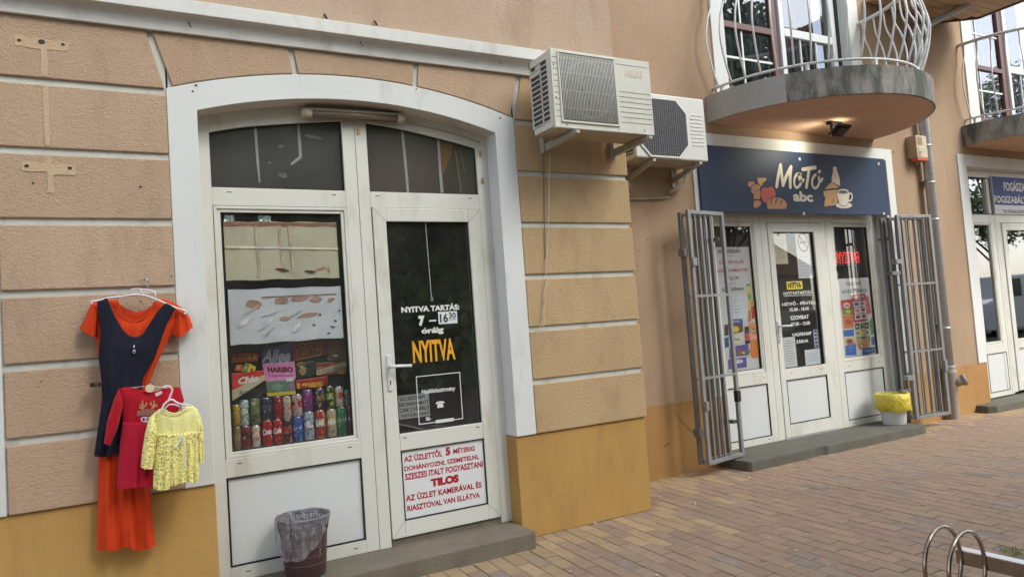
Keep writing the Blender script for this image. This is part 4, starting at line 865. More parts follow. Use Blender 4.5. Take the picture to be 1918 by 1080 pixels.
def liner():
    cx, cy, zb, h, r1 = .985, -.012, .105, .335, .147
    rr = random.Random(4); ph = [rr.uniform(0, 6) for _ in range(6)]
    def fold(a, amp): return amp*(math.sin(7*a+ph[0])+.6*math.sin(13*a+ph[1])+.5*math.sin(23*a+ph[2]))
    def low_z(a):      # the hanging edge: deep at the front left, short at the right
        d = math.cos(a-math.radians(232)); return .05+.17*max(0, d)**1.0+.006*math.sin(9*a)
    b = MB(); n = 72; prof = []
    b.smooth = True; vs = []; rows = [(-.9, 0), (-.6, 0), (-.25, 0), (-.06, 0), (0, 1), (.04, 2), (.2, 2), (.4, 2), (.6, 2), (.8, 2), (1, 2)]
    for t, kind_ in rows:
        for j in range(n):
            a = 2*math.pi*j/n
            if kind_ == 0: r_ = (r1-.008)*(1+.25*t*.45)-abs(fold(a, .003))*(1+abs(t)*2)-.002; z = zb+h+t*h*.75
            elif kind_ == 1: r_ = r1+.006; z = zb+h+.006+fold(a, .0010)
            else:
                r_ = r1+.011-.014*t+fold(a, .0026)*(t+.2)+(.010 if math.cos(a-math.radians(205)) > .8 else 0)*t; z = zb+h-low_z(a)*t
            vs.append((cx+r_*math.cos(a), cy+min(r_*math.sin(a), .152-.02), z))
    b.add(vs, [(i*n+j, i*n+(j+1) % n, (i+1)*n+(j+1) % n, (i+1)*n+j) for i in range(len(rows)-1) for j in range(n)])
    b.build('bin_liner', M_bag, None, label='crumpled clear plastic liner folded over the rim of the brown bin', cat='bin liner', loc=(cx, cy, zb))
liner()
def bin_white():
    cx, cy, zb, h = 7.50, .672, .088, .33
    b = MB(); b.lathe([(.001, zb), (.112, zb), (.118, zb+.01), (.15, zb+h), (.155, zb+h+.004), (.145, zb+h+.004), (.112, zb+.012), (.001, zb+.012)], cx, cy, 36)
    b.build('waste_bin', mat('bin_white', (206, 206, 206), .4, vary=.03, vscale=5), None, label='white plastic waste bin under a yellow bag beside the right gate', cat='waste bin', loc=(cx, cy, zb))
    def wob(r, z, a, i): return (r+.0022*math.sin(11*a+.6*i)+.0018*math.sin(23*a+1.1*i)+(.014*math.cos(a+.5)+.005*math.sin(7*a) if i > 7 else 0), z+.003*math.sin(3*a+i*.8)+(.010*math.sin(4*a+1) if i > 8 else 0))
    b = MB(); b.lathe([(.090, zb+.03), (.106, zb+.12), (.121, zb+.24), (.132, zb+h-.01), (.160, zb+h+.010), (.176, zb+h-.006), (.180, zb+h-.06), (.176, zb+h-.13), (.168, zb+h-.175), (.160, zb+h-.185)], cx, cy, 60, wob)
    b.build('bin_liner', mat('bag_yellow', (200, 182, 62), .3, vary=.12, vscale=20, bump=.9, bscale=34, bdist=.012), None, label='yellow bag pulled over the rim of the white bin', cat='bin liner', loc=(cx, cy, zb+h))
bin_white()
# ================================================================ CLOTHES ON THE LEFT WALL
def fabric(name, rgb, rough=.85, vary=.06, bs=260, bd=.0012, sheen=.04):
    M = mat(name, rgb, rough, vary=.09, vscale=9, bump=.6, bscale=bs, bdist=bd*1.6); b = M.node_tree.nodes['Principled BSDF']; b.inputs['Sheen Weight'].default_value = sheen; b.inputs['Specular IOR Level'].default_value = .15; return M
def resample(pts, n):
    P_ = [Vector(p) for p in pts]; d = [0]
    for a, b in zip(P_, P_[1:]): d.append(d[-1]+(b-a).length)
    out = []
    for i in range(n):
        t = d[-1]*i/(n-1); k = 0
        while k < len(d)-2 and d[k+1] < t: k += 1
        f = (t-d[k])/max(1e-9, d[k+1]-d[k]); out.append(P_[k].lerp(P_[k+1], min(1, f)))
    return out
def cloth(mb, m_, curves, Yw, bulge=.03, fold=(0, 0), nf=6, n=33, rows=8, ph=0, edge=.006, wall=.004, t0=.2):
    """curves: photo polylines from top to bottom; cloth hangs between them, bulging from the wall"""
    C = []
    for c in curves:
        mm, pts = c if callable(c[0]) else (m_, c)
        q = [onY(mm(*p), Yw-bulge*.6) for p in pts]; C.append(resample(q, n))
    grid = []
    K = len(C)-1
    for k in range(K):
        for r_ in range(rows if k < K-1 else rows+1):
            t = r_/rows
            g = lambda j: C[max(0, min(K, j))]
            row = []
            for i in range(n):
                if K > 1 and 0 < k:
                    p0, p1, p2, p3 = g(k-1)[i], g(k)[i], g(k+1)[i], g(k+2)[i]
                    v = .5*((2*p1)+(p2-p0)*t*.7+(2*p0-5*p1+4*p2-p3)*t*t*.0+(p2-p1)*0) if False else p1.lerp(p2, t)
                else: v = g(k)[i].lerp(g(k+1)[i], t)
                row.append(v)
            grid.append(((k+t)/K, row))
    o = len(mb.v); sm = mb.smooth; mb.smooth = True; vs = []; R_ = len(grid)
    for T, row in grid:
        for i, v in enumerate(row):
            s_ = i/(n-1); e = math.sqrt(max(0, 1-(2*s_-1)**2))
            A_ = fold[0]+(fold[1]-fold[0])*T
            y = Yw-bulge*(.25+.75*e)*(.35+.65*min(1, T*3+t0))+A_*(math.sin(2*math.pi*nf*s_+ph+.8*math.sin(3*T+ph))+.4*math.sin(2*math.pi*nf*2.3*s_+ph*2+T*2))*min(1, 4*e+.2)
            vs.append((v.x, min(y, Yw-.001), v.y))
    fs = [(r_*n+i, (r_+1)*n+i, (r_+1)*n+i+1, r_*n+i+1) for r_ in range(R_-1) for i in range(n-1)]
    mb.add(vs, fs)
    # back layer
    vb = [(x, Yw+wall, z) for x, y, z in vs]; base_ = len(mb.v); mb.add(vb, [(r_*n+i, r_*n+i+1, (r_+1)*n+i+1, (r_+1)*n+i) for r_ in range(R_-1) for i in range(n-1)])
    side = []
    for r_ in range(R_-1):
        side += [(o+r_*n, base_+r_*n, base_+(r_+1)*n, o+(r_+1)*n), (o+r_*n+n-1, o+(r_+1)*n+n-1, base_+(r_+1)*n+n-1, base_+r_*n+n-1)]
    for i in range(n-1): side += [(o+i, o+i+1, base_+i+1, base_+i), ]
    for f in side: mb.f.append(f); mb.mi.append(mb.cur); mb.sm.append(True)
    mb.smooth = sm
m3 = zm(130, 510, 4.0); m4 = zm(130, 780, 4.0)
def off(mm): return lambda a, b: mm(a, b)
F_or = fabric('jersey_orange', (198, 62, 24)); F_or2 = fabric('jersey_orange_inside', (180, 56, 24)); F_nv = fabric('crepe_navy', (30, 32, 44), sheen=.0); F_rd = fabric('knit_red', (166, 20, 36), bs=420, sheen=.1); F_rd2 = fabric('knit_red_skirt', (170, 24, 48), bs=420, sheen=.1)
# orange dress
D = empty('dress', (.15, -.03, 1.72), 'long orange short sleeved dress hanging on the left wall', 'dress')
b = MB()
cloth(b, m3, [[(165, 232), (215, 212), (290, 200), (355, 204), (375, 275), (420, 335), (480, 362), (540, 355), (590, 300), (640, 215), (700, 195), (790, 225), (872, 285)],
              [(180, 360), (300, 370), (480, 380), (640, 370), (820, 360)], [(200, 480), (480, 480), (760, 470)], [(215, 600), (440, 600), (700, 590)], [(232, 760), (430, 770), (635, 740)], [(243, 900), (400, 905), (580, 890)]], -.03, .05, (.002, .006), 5, 41, 7)
b.build('bodice', F_or, D)
b = MB()
cloth(b, m4, [(m3, [(243, 895), (400, 900), (580, 890)]), [(228, 60), (400, 60), (560, 60)], [(217, 300), (400, 300), (590, 300)], [(212, 600), (400, 610), (608, 600)], [(208, 850), (420, 850), (632, 820)], [(205, 1004), (245, 1000), (280, 1000), (300, 994), (360, 994), (410, 972), (440, 968), (480, 985), (500, 1006), (560, 990), (648, 968)]], -.03, .055, (.003, .014), 3, 61, 9, ph=1.2, t0=1)
b.build('skirt', F_or, D)
for pts, nm in (([[(160, 232), (215, 215)], [(120, 330), (225, 330)], [(76, 420), (150, 470), (198, 488)]], 0), ([[(790, 240), (872, 282)], [(780, 350), (905, 340)], [(768, 462), (835, 490), (850, 470), (928, 405)]], 1)):
    b = MB(); cloth(b, m3, pts, -.03, .045, (.001, .006), 2, 17, 7); b.build('sleeve', F_or, D)
b = MB(); cloth(b, m3, [[(360, 212), (380, 240), (430, 275), (510, 298), (580, 275), (630, 235), (642, 215)], [(360, 300), (420, 345), (490, 375), (560, 350), (640, 280)]], -.028, .012, (0, .002), 3, 17, 3); b.build('inner_neckline', F_or2, D)
b = MB(); q = L3(m3, [(358, 208), (378, 278), (422, 338), (480, 364), (542, 356), (592, 300), (640, 218)], -.074); b.tube(spline(q, 4), .0035, 6); b.build('neck_hem', F_or, D)
# navy pinafore
D = empty('pinafore', (.1, -.09, 1.72), 'dark navy sleeveless pinafore draped over the front of the orange dress', 'dress')
b = MB()
cloth(b, m3, [[(205, 205), (245, 196), (285, 190), (305, 245), (345, 335), (400, 430), (450, 476), (500, 485), (550, 465), (600, 385), (660, 292), (722, 226), (762, 244), (800, 265)],
              [(232, 430), (300, 470), (420, 520), (500, 530), (600, 510), (660, 440), (730, 385)], [(222, 570), (440, 580), (668, 560)], [(218, 640), (420, 650), (640, 640)], [(240, 800), (400, 800), (560, 780)], [(245, 960), (390, 960), (530, 930)], (m4, [(200, 180), (280, 190), (420, 150)]), (m4, [(184, 296), (250, 302), (376, 270)])], -.085, .03, (.0015, .006), 3, 49, 6, ph=.6)
b.build('body', F_nv, D)
b = MB(); q = L3(m3, [(484, 545), (484, 560), (484, 575)], -.122); b.tube(q, .004, 6); q = L3(m3, [(484, 578), (474, 590), (476, 602), (490, 604), (495, 592), (486, 580)], -.122); b.tube(q, .0028, 6); b.build('zip_pull', M_alu, D)
b = MB(); x, z = onY(m3(200, 838), -.075); b.box(x-.028, x+.022, -.10, -.06, z-.011, z+.010); b.build('peg', M_ink, D, bevel=.003)
b = MB(); b.box(x-.006, x+.010, -.102, -.1, z-.006, z+.006); b.build('peg_clip', M_alu, D)
# red child's dress
D = empty('child_dress', (.2, -.13, 1.26), "red knitted child's dress with a reindeer print between navy pinafore and yellow cardigan", 'dress')
b = MB()
cloth(b, m3, [[(372, 880), (400, 862), (490, 858), (540, 885), (600, 897), (660, 890), (705, 868), (760, 858), (835, 862)], [(385, 960), (620, 980), (862, 960)], (m4, [(398, 0), (600, 0), (790, 0)]), (m4, [(402, 45), (600, 45), (780, 45)])], -.135, .035, (.001, .003), 5, 33, 6)
b.build('bodice', F_rd, D)
b = MB()
cloth(b, m4, [[(400, 44), (600, 46), (780, 44)], [(380, 200), (590, 200), (790, 200)], [(358, 533), (375, 545), (470, 530), (575, 520), (640, 522), (720, 520), (800, 510)]], -.135, .045, (.0015, .005), 6, 61, 10, t0=1); b.build('skirt', F_rd2, D)
b = MB()
cloth(b, m3, [[(372, 868), (402, 950)], [(330, 960), (400, 1010)], (m4, [(280, 40), (365, 80)]), (m4, [(258, 198), (306, 216)])], -.140, .035, (.001, .004), 2, 15, 7); b.build('sleeve', F_rd, D)
yR = -.172
b = MB()
for pts in ([(548, 1025), (552, 990), (545, 960)], [(550, 1005), (532, 985)], [(552, 1012), (575, 992), (578, 975)], [(545, 1020), (530, 1005)], [(618, 1020), (632, 990), (635, 960)], [(630, 1000), (655, 985)], [(628, 1010), (612, 985), (610, 970)], [(622, 1012), (655, 1000)]):
    stroke(b, P(m3, pts, yR), .006, yR, 3)
b.build('antler_print', mat('print_tan', (176, 132, 92), .8), D)
b = MB(); b.prism(P(m3, spline([(505, 1075), (525, 1035), (580, 1022), (650, 1030), (690, 1060), (640, 1078), (570, 1068)], 3, True), yR), yR-.001, yR); b.build('head_print', mat('print_brown', (134, 92, 72), .8), D)
b = MB(); b.prism(P(m4, spline([(535, 12), (560, -2), (610, 2), (640, 12), (600, 40), (545, 38)], 3, True), yR), yR-.002, yR-.001); b.build('muzzle_print', mat('print_pink', (206, 170, 190), .8), D)
b = MB()
for p in ((556, 20), (590, 16)): x, z = onY(m4(*p), yR-.003); b.disc(x, yR-.003, z, .006, .008, 10)
b.build('spot_print', mat('print_plum', (70, 40, 80), .7), D)
b = MB()
for p in ((528, 1012), (600, 985), (515, 1040), (660, 1000), (700, 985)): x, z = onY(m3(*p), yR); b.disc(x, yR, z, .0028, .0028, 8)
b.build('dot_print', M_inkyel, D)
b = MB(); q = P(m3, [(640, 905), (690, 886), (696, 905), (650, 930)], yR); b.prism(q, yR-.001, yR); b.build('size_tag', mat('tag_pink', (216, 180, 196), .7), D)
# yellow crochet cardigan
def crochet(name, rgb, dense):
    M = bpy.data.materials.new(name); M.use_nodes = True; n = M.node_tree; L = n.links; b = n.nodes['Principled BSDF']; b.inputs['Roughness'].default_value = .9; b.inputs['Sheen Weight'].default_value = .3; b.inputs['Specular IOR Level'].default_value = .15
    geo = n.nodes.new('ShaderNodeNewGeometry'); mp = n.nodes.new('ShaderNodeMapping'); mp.inputs['Scale'].default_value = (1, .2, 1); L.new(geo.outputs['Position'], mp.inputs['Vector'])
    v = n.nodes.new('ShaderNodeTexVoronoi'); v.inputs['Scale'].default_value = 150 if dense else 74; v.inputs['Randomness'].default_value = .75; L.new(mp.outputs[0], v.inputs['Vector'])
    cr = n.nodes.new('ShaderNodeValToRGB'); cr.color_ramp.elements[0].position = .12; cr.color_ramp.elements[1].position = .3
    cr.color_ramp.elements[0].color = (*s2l((150, 138, 62) if not dense else tuple(int(c*.92) for c in rgb)), 1); cr.color_ramp.elements[1].color = (*s2l(rgb), 1)
    L.new(v.outputs['Distance'], cr.inputs[0]); L.new(cr.outputs[0], b.inputs['Base Color'])
    bp = n.nodes.new('ShaderNodeBump'); bp.inputs['Distance'].default_value = .006 if not dense else .003; bp.inputs['Strength'].default_value = 1; L.new(v.outputs['Distance'], bp.inputs['Height']); L.new(bp.outputs[0], b.inputs['Normal'])
    if not dense:
        mr = n.nodes.new('ShaderNodeMapRange'); mr.inputs[1].default_value = .21; mr.inputs[2].default_value = .25; L.new(v.outputs['Distance'], mr.inputs[0]); L.new(mr.outputs[0], b.inputs['Alpha'])
    return M
F_y1 = crochet('crochet_yellow_dense', (232, 225, 150), True); F_y2 = crochet('crochet_yellow_open', (236, 227, 142), False)
m5 = zm(0, 720, 3.0)
D = empty('cardigan', (.34, -.19, 1.13), 'pale yellow crocheted baby cardigan with white ribbon, rightmost garment', 'cardigan')
b = MB(); cloth(b, m5, [[(870, 165), (895, 138), (922, 132), (945, 152), (985, 160), (1025, 148), (1048, 120), (1085, 118), (1115, 140)], [(868, 215), (1000, 220), (1128, 205)], [(872, 278), (1000, 278), (1120, 266)]], -.19, .04, (.001, .003), 4, 33, 6); b.build('yoke', F_y1, D)
b = MB(); cloth(b, m5, [[(872, 276), (1000, 278), (1120, 264)], [(868, 400), (1000, 400), (1122, 390)], [(862, 575), (880, 588), (915, 592), (950, 580), (968, 562), (1000, 556), (1050, 540), (1075, 545), (1095, 552), (1122, 538)]], -.19, .055, (.003, .010), 6, 61, 10, t0=1); b.build('skirt', F_y2, D)
b = MB(); cloth(b, m5, [[(862, 590), (1000, 560), (1060, 530)], [(866, 575), (1000, 590-25), (1062, 520)]], -.18, .02, (.001, .002), 4, 21, 2); b.build('back_hem', F_y2, D)
b = MB(); cloth(b, m5, [[(838, 190), (880, 150)], [(815, 280), (884, 290)], [(800, 380), (872, 390)], [(792, 462), (808, 472), (860, 472)]], -.195, .045, (.002, .005), 2, 17, 7); b.build('sleeve', F_y2, D)
b = MB(); cloth(b, m5, [[(1095, 128), (1130, 180)], [(1100, 250), (1145, 265)], [(1108, 350), (1150, 380)], [(1115, 432), (1145, 438)]], -.185, .04, (.002, .005), 2, 17, 7); b.build('sleeve', F_y2, D)
b = MB(); q = L3(m5, [(895, 140), (925, 140), (950, 158), (985, 164), (1025, 152), (1046, 128)], -.232); b.tube(spline(q, 4), .0045, 6); b.build('collar', F_y1, D)
b = MB()
for k in range(13):
    x, z = onY(m5(876+20*k, 284-k), -.236); b.tube([(x-.004, -.236, z-.004), (x+.004, -.238, z+.004)], .004, 6)
b.build('waist_stitching', F_y1, D)
M_rib = mat('satin_ribbon', (226, 222, 206), .35)
b = MB(); yy = -.252
for pts, w0 in (([(1015, 300), (1000, 330), (980, 355)], .010), ([(1015, 300), (1030, 290), (1022, 280), (1010, 290), (1016, 305)], .008), ([(1020, 300), (1035, 350), (1038, 420), (1040, 468)], .008)):
    q = spline(L3(m5, pts, yy), 5)
    for i in range(len(q)-1): b.quad((q[i][0]-w0/2, q[i][1]+.001, q[i][2]), (q[i][0]+w0/2, q[i][1]-.002, q[i][2]), (q[i+1][0]+w0/2, q[i+1][1]-.002, q[i+1][2]), (q[i+1][0]-w0/2, q[i+1][1]+.001, q[i+1][2]))
b.build('ribbon', M_rib, D)
# hangers
M_hang = mat('hanger_white', (218, 208, 210), .35)
b = MB(); yh = -.088
b.tube(spline(L3(m3, [(170, 235), (165, 218), (200, 214), (290, 192), (400, 180), (470, 168), (560, 172), (640, 198), (720, 232), (800, 265), (870, 290), (872, 308), (858, 306)], yh), 4), .0052, 8)
b.tube(L3(m3, [(448, 172), (465, 130), (500, 122), (610, 134), (640, 150), (648, 196)], yh), .004, 8); b.tube(L3(m3, [(535, 126), (540, 165)], yh), .004, 6)
hg = b.build('hanger', M_hang, None, label='white plastic adult hanger carrying the orange dress and navy pinafore', cat='hanger')
b = MB(); b.tube(spline(L3(m3, [(568, 130), (590, 105), (598, 80), (585, 58), (560, 48), (535, 54), (514, 70)], yh+.02), 5), .0035, 8); b.build('hook', M_alu, hg)
b = MB(); b.tube(spline(L3(m5, [(905, 150), (915, 125), (935, 98), (965, 84), (990, 98), (1020, 110), (1075, 116)], -.236), 4), .005, 8); b.tube(spline(L3(m5, [(925, 135), (950, 112), (985, 112), (1010, 124)], -.236), 4), .0035, 8)
hg = b.build('hanger', M_hang, None, label='small pinkish white hanger under the yellow cardigan', cat='hanger')
b = MB(); b.tube(spline(L3(m5, [(945, 95), (960, 55), (968, 30), (955, 12), (932, 8), (915, 18)], -.225), 5), .0045, 8); b.build('hook', M_hang, hg)
b = MB(); b.tube(spline(L3(m3, [(470, 862), (540, 856), (600, 852), (680, 858), (740, 866)], -.160), 4), .004, 8)
hg = b.build('hanger', glass_mat('clear_plastic', (.9, .9, .9), .2, 1.5, .1), None, label="clear plastic child's hanger with a cream disc in the neck of the red dress", cat='hanger')
b = MB(); x, z = onY(m3(603, 867), -.17); b.disc(x, -.172, z, .021, .021, 20, -.166); b.build('size_disc', mat('disc_cream', (214, 196, 162), .5), hg)
b = MB(); b.tube(spline(L3(m3, [(603, 845), (622, 838), (620, 815)], -.165), 4), .002, 6); b.build('hook', M_alu, hg)
for nm_, p_, y_ in (('nail', (570, 48), -.05),):
    x, z = onY(m3(*p_), y_); b = MB(); b.tube([(x, 0.005, z), (x, -.085, z+.004)], .003, 6); b.build('nail', M_galv, A)
# ================================================================ BUILDING B (set back, right)
B = empty('building', (8, .9, 0), 'apricot stucco building set back on the right with balconies and the navy sign shop', 'building')
YB = .78
dX = onY((1847, 674), YB)[0]; dL = onY((1831, 675), YB)[0]
OP = [(5.17, 7.95, -.1, 3.06), (dX, 12.6, -.1, 3.07), (5.55, 7.52, 3.5, 6.2), (10.03, 12.2, 3.55, 6.2)]
xs = sorted({3.545, 16.0}|{v for o in OP for v in o[:2]}); zs = sorted({0, 7.5}|{max(0, v) for o in OP for v in o[2:]})
b = MB()
for xa, xb in zip(xs, xs[1:]):
    col = []
    for za, zb in zip(zs, zs[1:]):
        mx, mz_ = (xa+xb)/2, (za+zb)/2
        if any(o[0] < mx < o[1] and o[2] < mz_ < o[3] for o in OP): continue
        if col and abs(col[-1][1]-za) < 1e-6: col[-1][1] = zb
        else: col.append([za, zb])
    for za, zb in col: b.box(xa, xb, YB, 1.12, za, zb)
b.build('wall', M_wallB, B)
for q_ in ((3.537, 5.168, .774, YB+.002, 0, .645), (7.952, dX-.002, .774, YB+.002, 0, .578)):
    b = MB(); b.box(*q_); b.build('plinth', M_plinthB, B)
b = MB(); b.box(4.97, 5.172, .764, 1.0, .646, 3.165); b.box(7.948, 8.068, .764, .779, .60, 3.165); b.box(5.172, 7.948, .764, 1.0, 3.03, 3.165); b.box(7.90, 7.948, .781, 1.0, .088, 3.03)
b.build('door_surround', M_white, B, bevel=.003)
b = MB(); b.prism([(dL, .58), (dX, .58), (dX, 3.04), (12.8, 3.04), (12.8, 3.19), (dL, 3.19)], .764, .95)
b.build('door_surround', M_white, B, bevel=.003)
b = MB()
mG = zm(900, 700, 2.842)
q = [onY(mG(*p), .772) for p in ((1033, 205), (1075, 255), (1150, 332))]; stroke(b, q, .007, .7725, 3)
q = [onY(mG(*p), .772) for p in ((980, 388), (1002, 368))]; stroke(b, q, .01, .7725, 3)
for p in ((1275, 340), (1213, 448), (1198, 470), (1266, 380), (1242, 563), (1194, 497)):
    x, z = onY(p, .779); b.disc(x, .7785, z, .008, .006, 8)
x, z = onY((1674, 285), .779); b.disc(x, .7785, z, .012, .014, 8)
b.build('wall_mark', mat('mark_brown', (92, 66, 48), .8), B)
# ---- shop front under the navy sign
Y1, Y2 = .93, 1.0
W = MB(); ZT2 = 3.03
W.box(5.172, 5.225, Y1, Y2, .088, ZT2); W.box(5.897, 5.992, Y1, Y2, .088, ZT2); W.box(5.995, 6.086, Y1, Y2, .088, ZT2); W.box(6.915, 7.0, Y1, Y2, .088, ZT2); W.box(7.003, 7.097, Y1, Y2, .088, ZT2); W.box(7.782, 7.90, Y1, Y2, .088, ZT2)
for a, c in ((5.225, 5.897), (6.086, 6.915), (7.097, 7.782)): W.box(a, c, Y1, Y2, 2.328, ZT2)
for a, c in ((5.225, 5.897), (7.097, 7.782)): W.box(a, c, Y1, Y2, .68, .793); W.box(a, c, Y1, Y2, .088, .156)
fr = W.build('shop_window', M_pvc, B, bevel=.0025)
s = MB(); slots(s, [(5.30, .742), (5.85, .742), (7.18, .742), (7.70, .742), (5.85, .125), (7.18, .12)], Y1); s.build('drain_slot', M_ink, fr)
for a, c, gx0, gx1 in ((5.225, 5.897, 5.264, 5.838), (7.097, 7.782, 7.13, 7.712)):
    s = MB(); rectframe(s, a+.004, c-.004, .795, 2.325, .018, Y1+.003, Y2-.01); rectframe(s, a+.022, c-.022, .813, 2.307, .02, Y1+.010, Y2-.01); sa = s.build('sash', M_pvc, fr, bevel=.003)
    s = MB(); rectframe(s, a+.04, c-.04, .831, 2.289, .007, .95, .98); s.build('seal', M_seal, sa)
    s = MB(); s.box(a+.045, c-.045, .957, .961, .836, 2.285); s.build('pane', M_glassb, sa)
    s = MB(); rectframe(s, a, c, .154, .682, .009, Y1, .98); s.build('seal', M_seal, fr)
    s = MB(); s.box(a+.009, c-.009, .94, .98, .163, .673); s.build('panel', M_pvcpanel, fr)
Dl = MB(); x0, x1, z0, z1, yd = 6.089, 6.912, .100, 2.324, .922
Dl.box(x0, 6.166, yd, .99, z0, z1); Dl.box(6.797, x1, yd, .99, z0, z1); Dl.box(6.166, 6.797, yd, .99, 2.228, z1); Dl.box(6.166, 6.797, yd, .99, .684, .799); Dl.box(6.166, 6.797, yd, .99, z0, .233)
dB = Dl.build('shop_door', M_pvc, B, bevel=.003)
s = MB()
for a, c in (((x0, z1), (6.166, 2.228)), ((x1, z1), (6.797, 2.228)), ((x0, z0), (6.166, .233)), ((x1, z0), (6.797, .233))): stroke(s, [a, c], .0022, yd-.0004, 2)
s.build('mitre_joint', M_seam, dB)
s = MB(); rectframe(s, 6.084, 6.917, .094, 2.329, .006, .94, .98); s.build('door_gap_seal', M_seal, dB)
s = MB(); s.box(6.166, 6.797, .955, .959, .799, 2.228); s.build('pane', M_glassb, dB)
s = MB(); rectframe(s, 6.164, 6.799, .797, 2.230, .009, .94, .975); s.build('seal', M_seal, dB)
s = MB(); rectframe(s, 6.164, 6.799, .231, .686, .009, .921, .975); s.build('seal', M_seal, dB)
s = MB(); s.box(6.173, 6.790, .932, .97, .240, .677); s.build('panel', M_pvcpanel, dB)
s = MB(); slots(s, [(6.25, .752), (6.72, .752)], yd); s.build('drain_slot', M_ink, dB)
s = MB(); s.box(6.086, 6.915, .91, 1.0, .085, .096); s.build('threshold', M_galv, B)
mq = zm(1430, 420, 3.857); hx, hz = onY(mq(108, 738), yd)
s = MB(); s.box(hx-.016, hx+.016, yd-.012, yd, hz-.17, hz+.055); hd = s.build('handle', M_pvcpanel, dB, bevel=.005)
s = MB(); s.tube([(hx, yd-.006, hz), (hx, yd-.05, hz+.003), (hx+.02, yd-.055, hz+.003), (hx+.14, yd-.055, hz-.0)], .010, 10); s.build('lever', M_pvcpanel, hd)
s = MB(); s.disc(hx, yd-.0128, hz-.105, .006, .006, 10); s.build('keyhole', M_ink, hd)
yg = .9545; t = MB()
for body, l, r_, bo in (('NYITVATARTÁS', (145, 480, 510), (345, 474, 504), .02), ('HÉTFŐ - PÉNTEK', (135, 562, 592), (380, 543, 573), .02), ('05.00 - 18.00', (188, 602, 627), (327, 595, 620), .02), ('SZOMBAT', (195, 660, 690), (328, 652, 681), .02), ('07.00 - 13.00', (200, 707, 733), (337, 700, 726), .02), ('VASÁRNAP', (205, 776, 808), (347, 770, 800), .02), ('ZÁRVA', (235, 829, 860), (324, 824, 852), .02)):
    TB(t, body, mq, l, r_, yg, bo)
stroke(t, P(mq, [(147, 518), (345, 510)], yg), .005, yg, 2)
t.build('lettering', M_inkwh, dB, label='white opening hours lettering on the glass door under the navy sign')
def tprint(root, m_, Y, items):
    k = 0
    for e in items:
        k += 1; y = Y-.0001*k; t = MB()
        if e[0] == 't': TB(t, e[1], m_, e[2], e[3], y, e[4], e[6] if len(e) > 6 else 0, keep=False); nm = 'lettering'; c = e[5]
        elif e[0] == 'p': t.add([(a_, y, c_) for a_, c_ in P(m_, e[1], y)], [tuple(range(len(e[1])))]); nm = 'print'; c = e[2]
        else: stroke(t, P(m_, e[1], y), e[2], y, 3); nm = 'print'; c = e[3]
        t.build(nm, mat('ink_%d_%d_%d' % c, c, .55), root)
def ell(cx, cy, rx, ry, n=14): return [(cx+rx*math.cos(2*math.pi*i/n), cy+ry*math.sin(2*math.pi*i/n)) for i in range(n)]
yp = .970
K = (40, 38, 44); RD = (170, 40, 60); GY = (120, 122, 130)
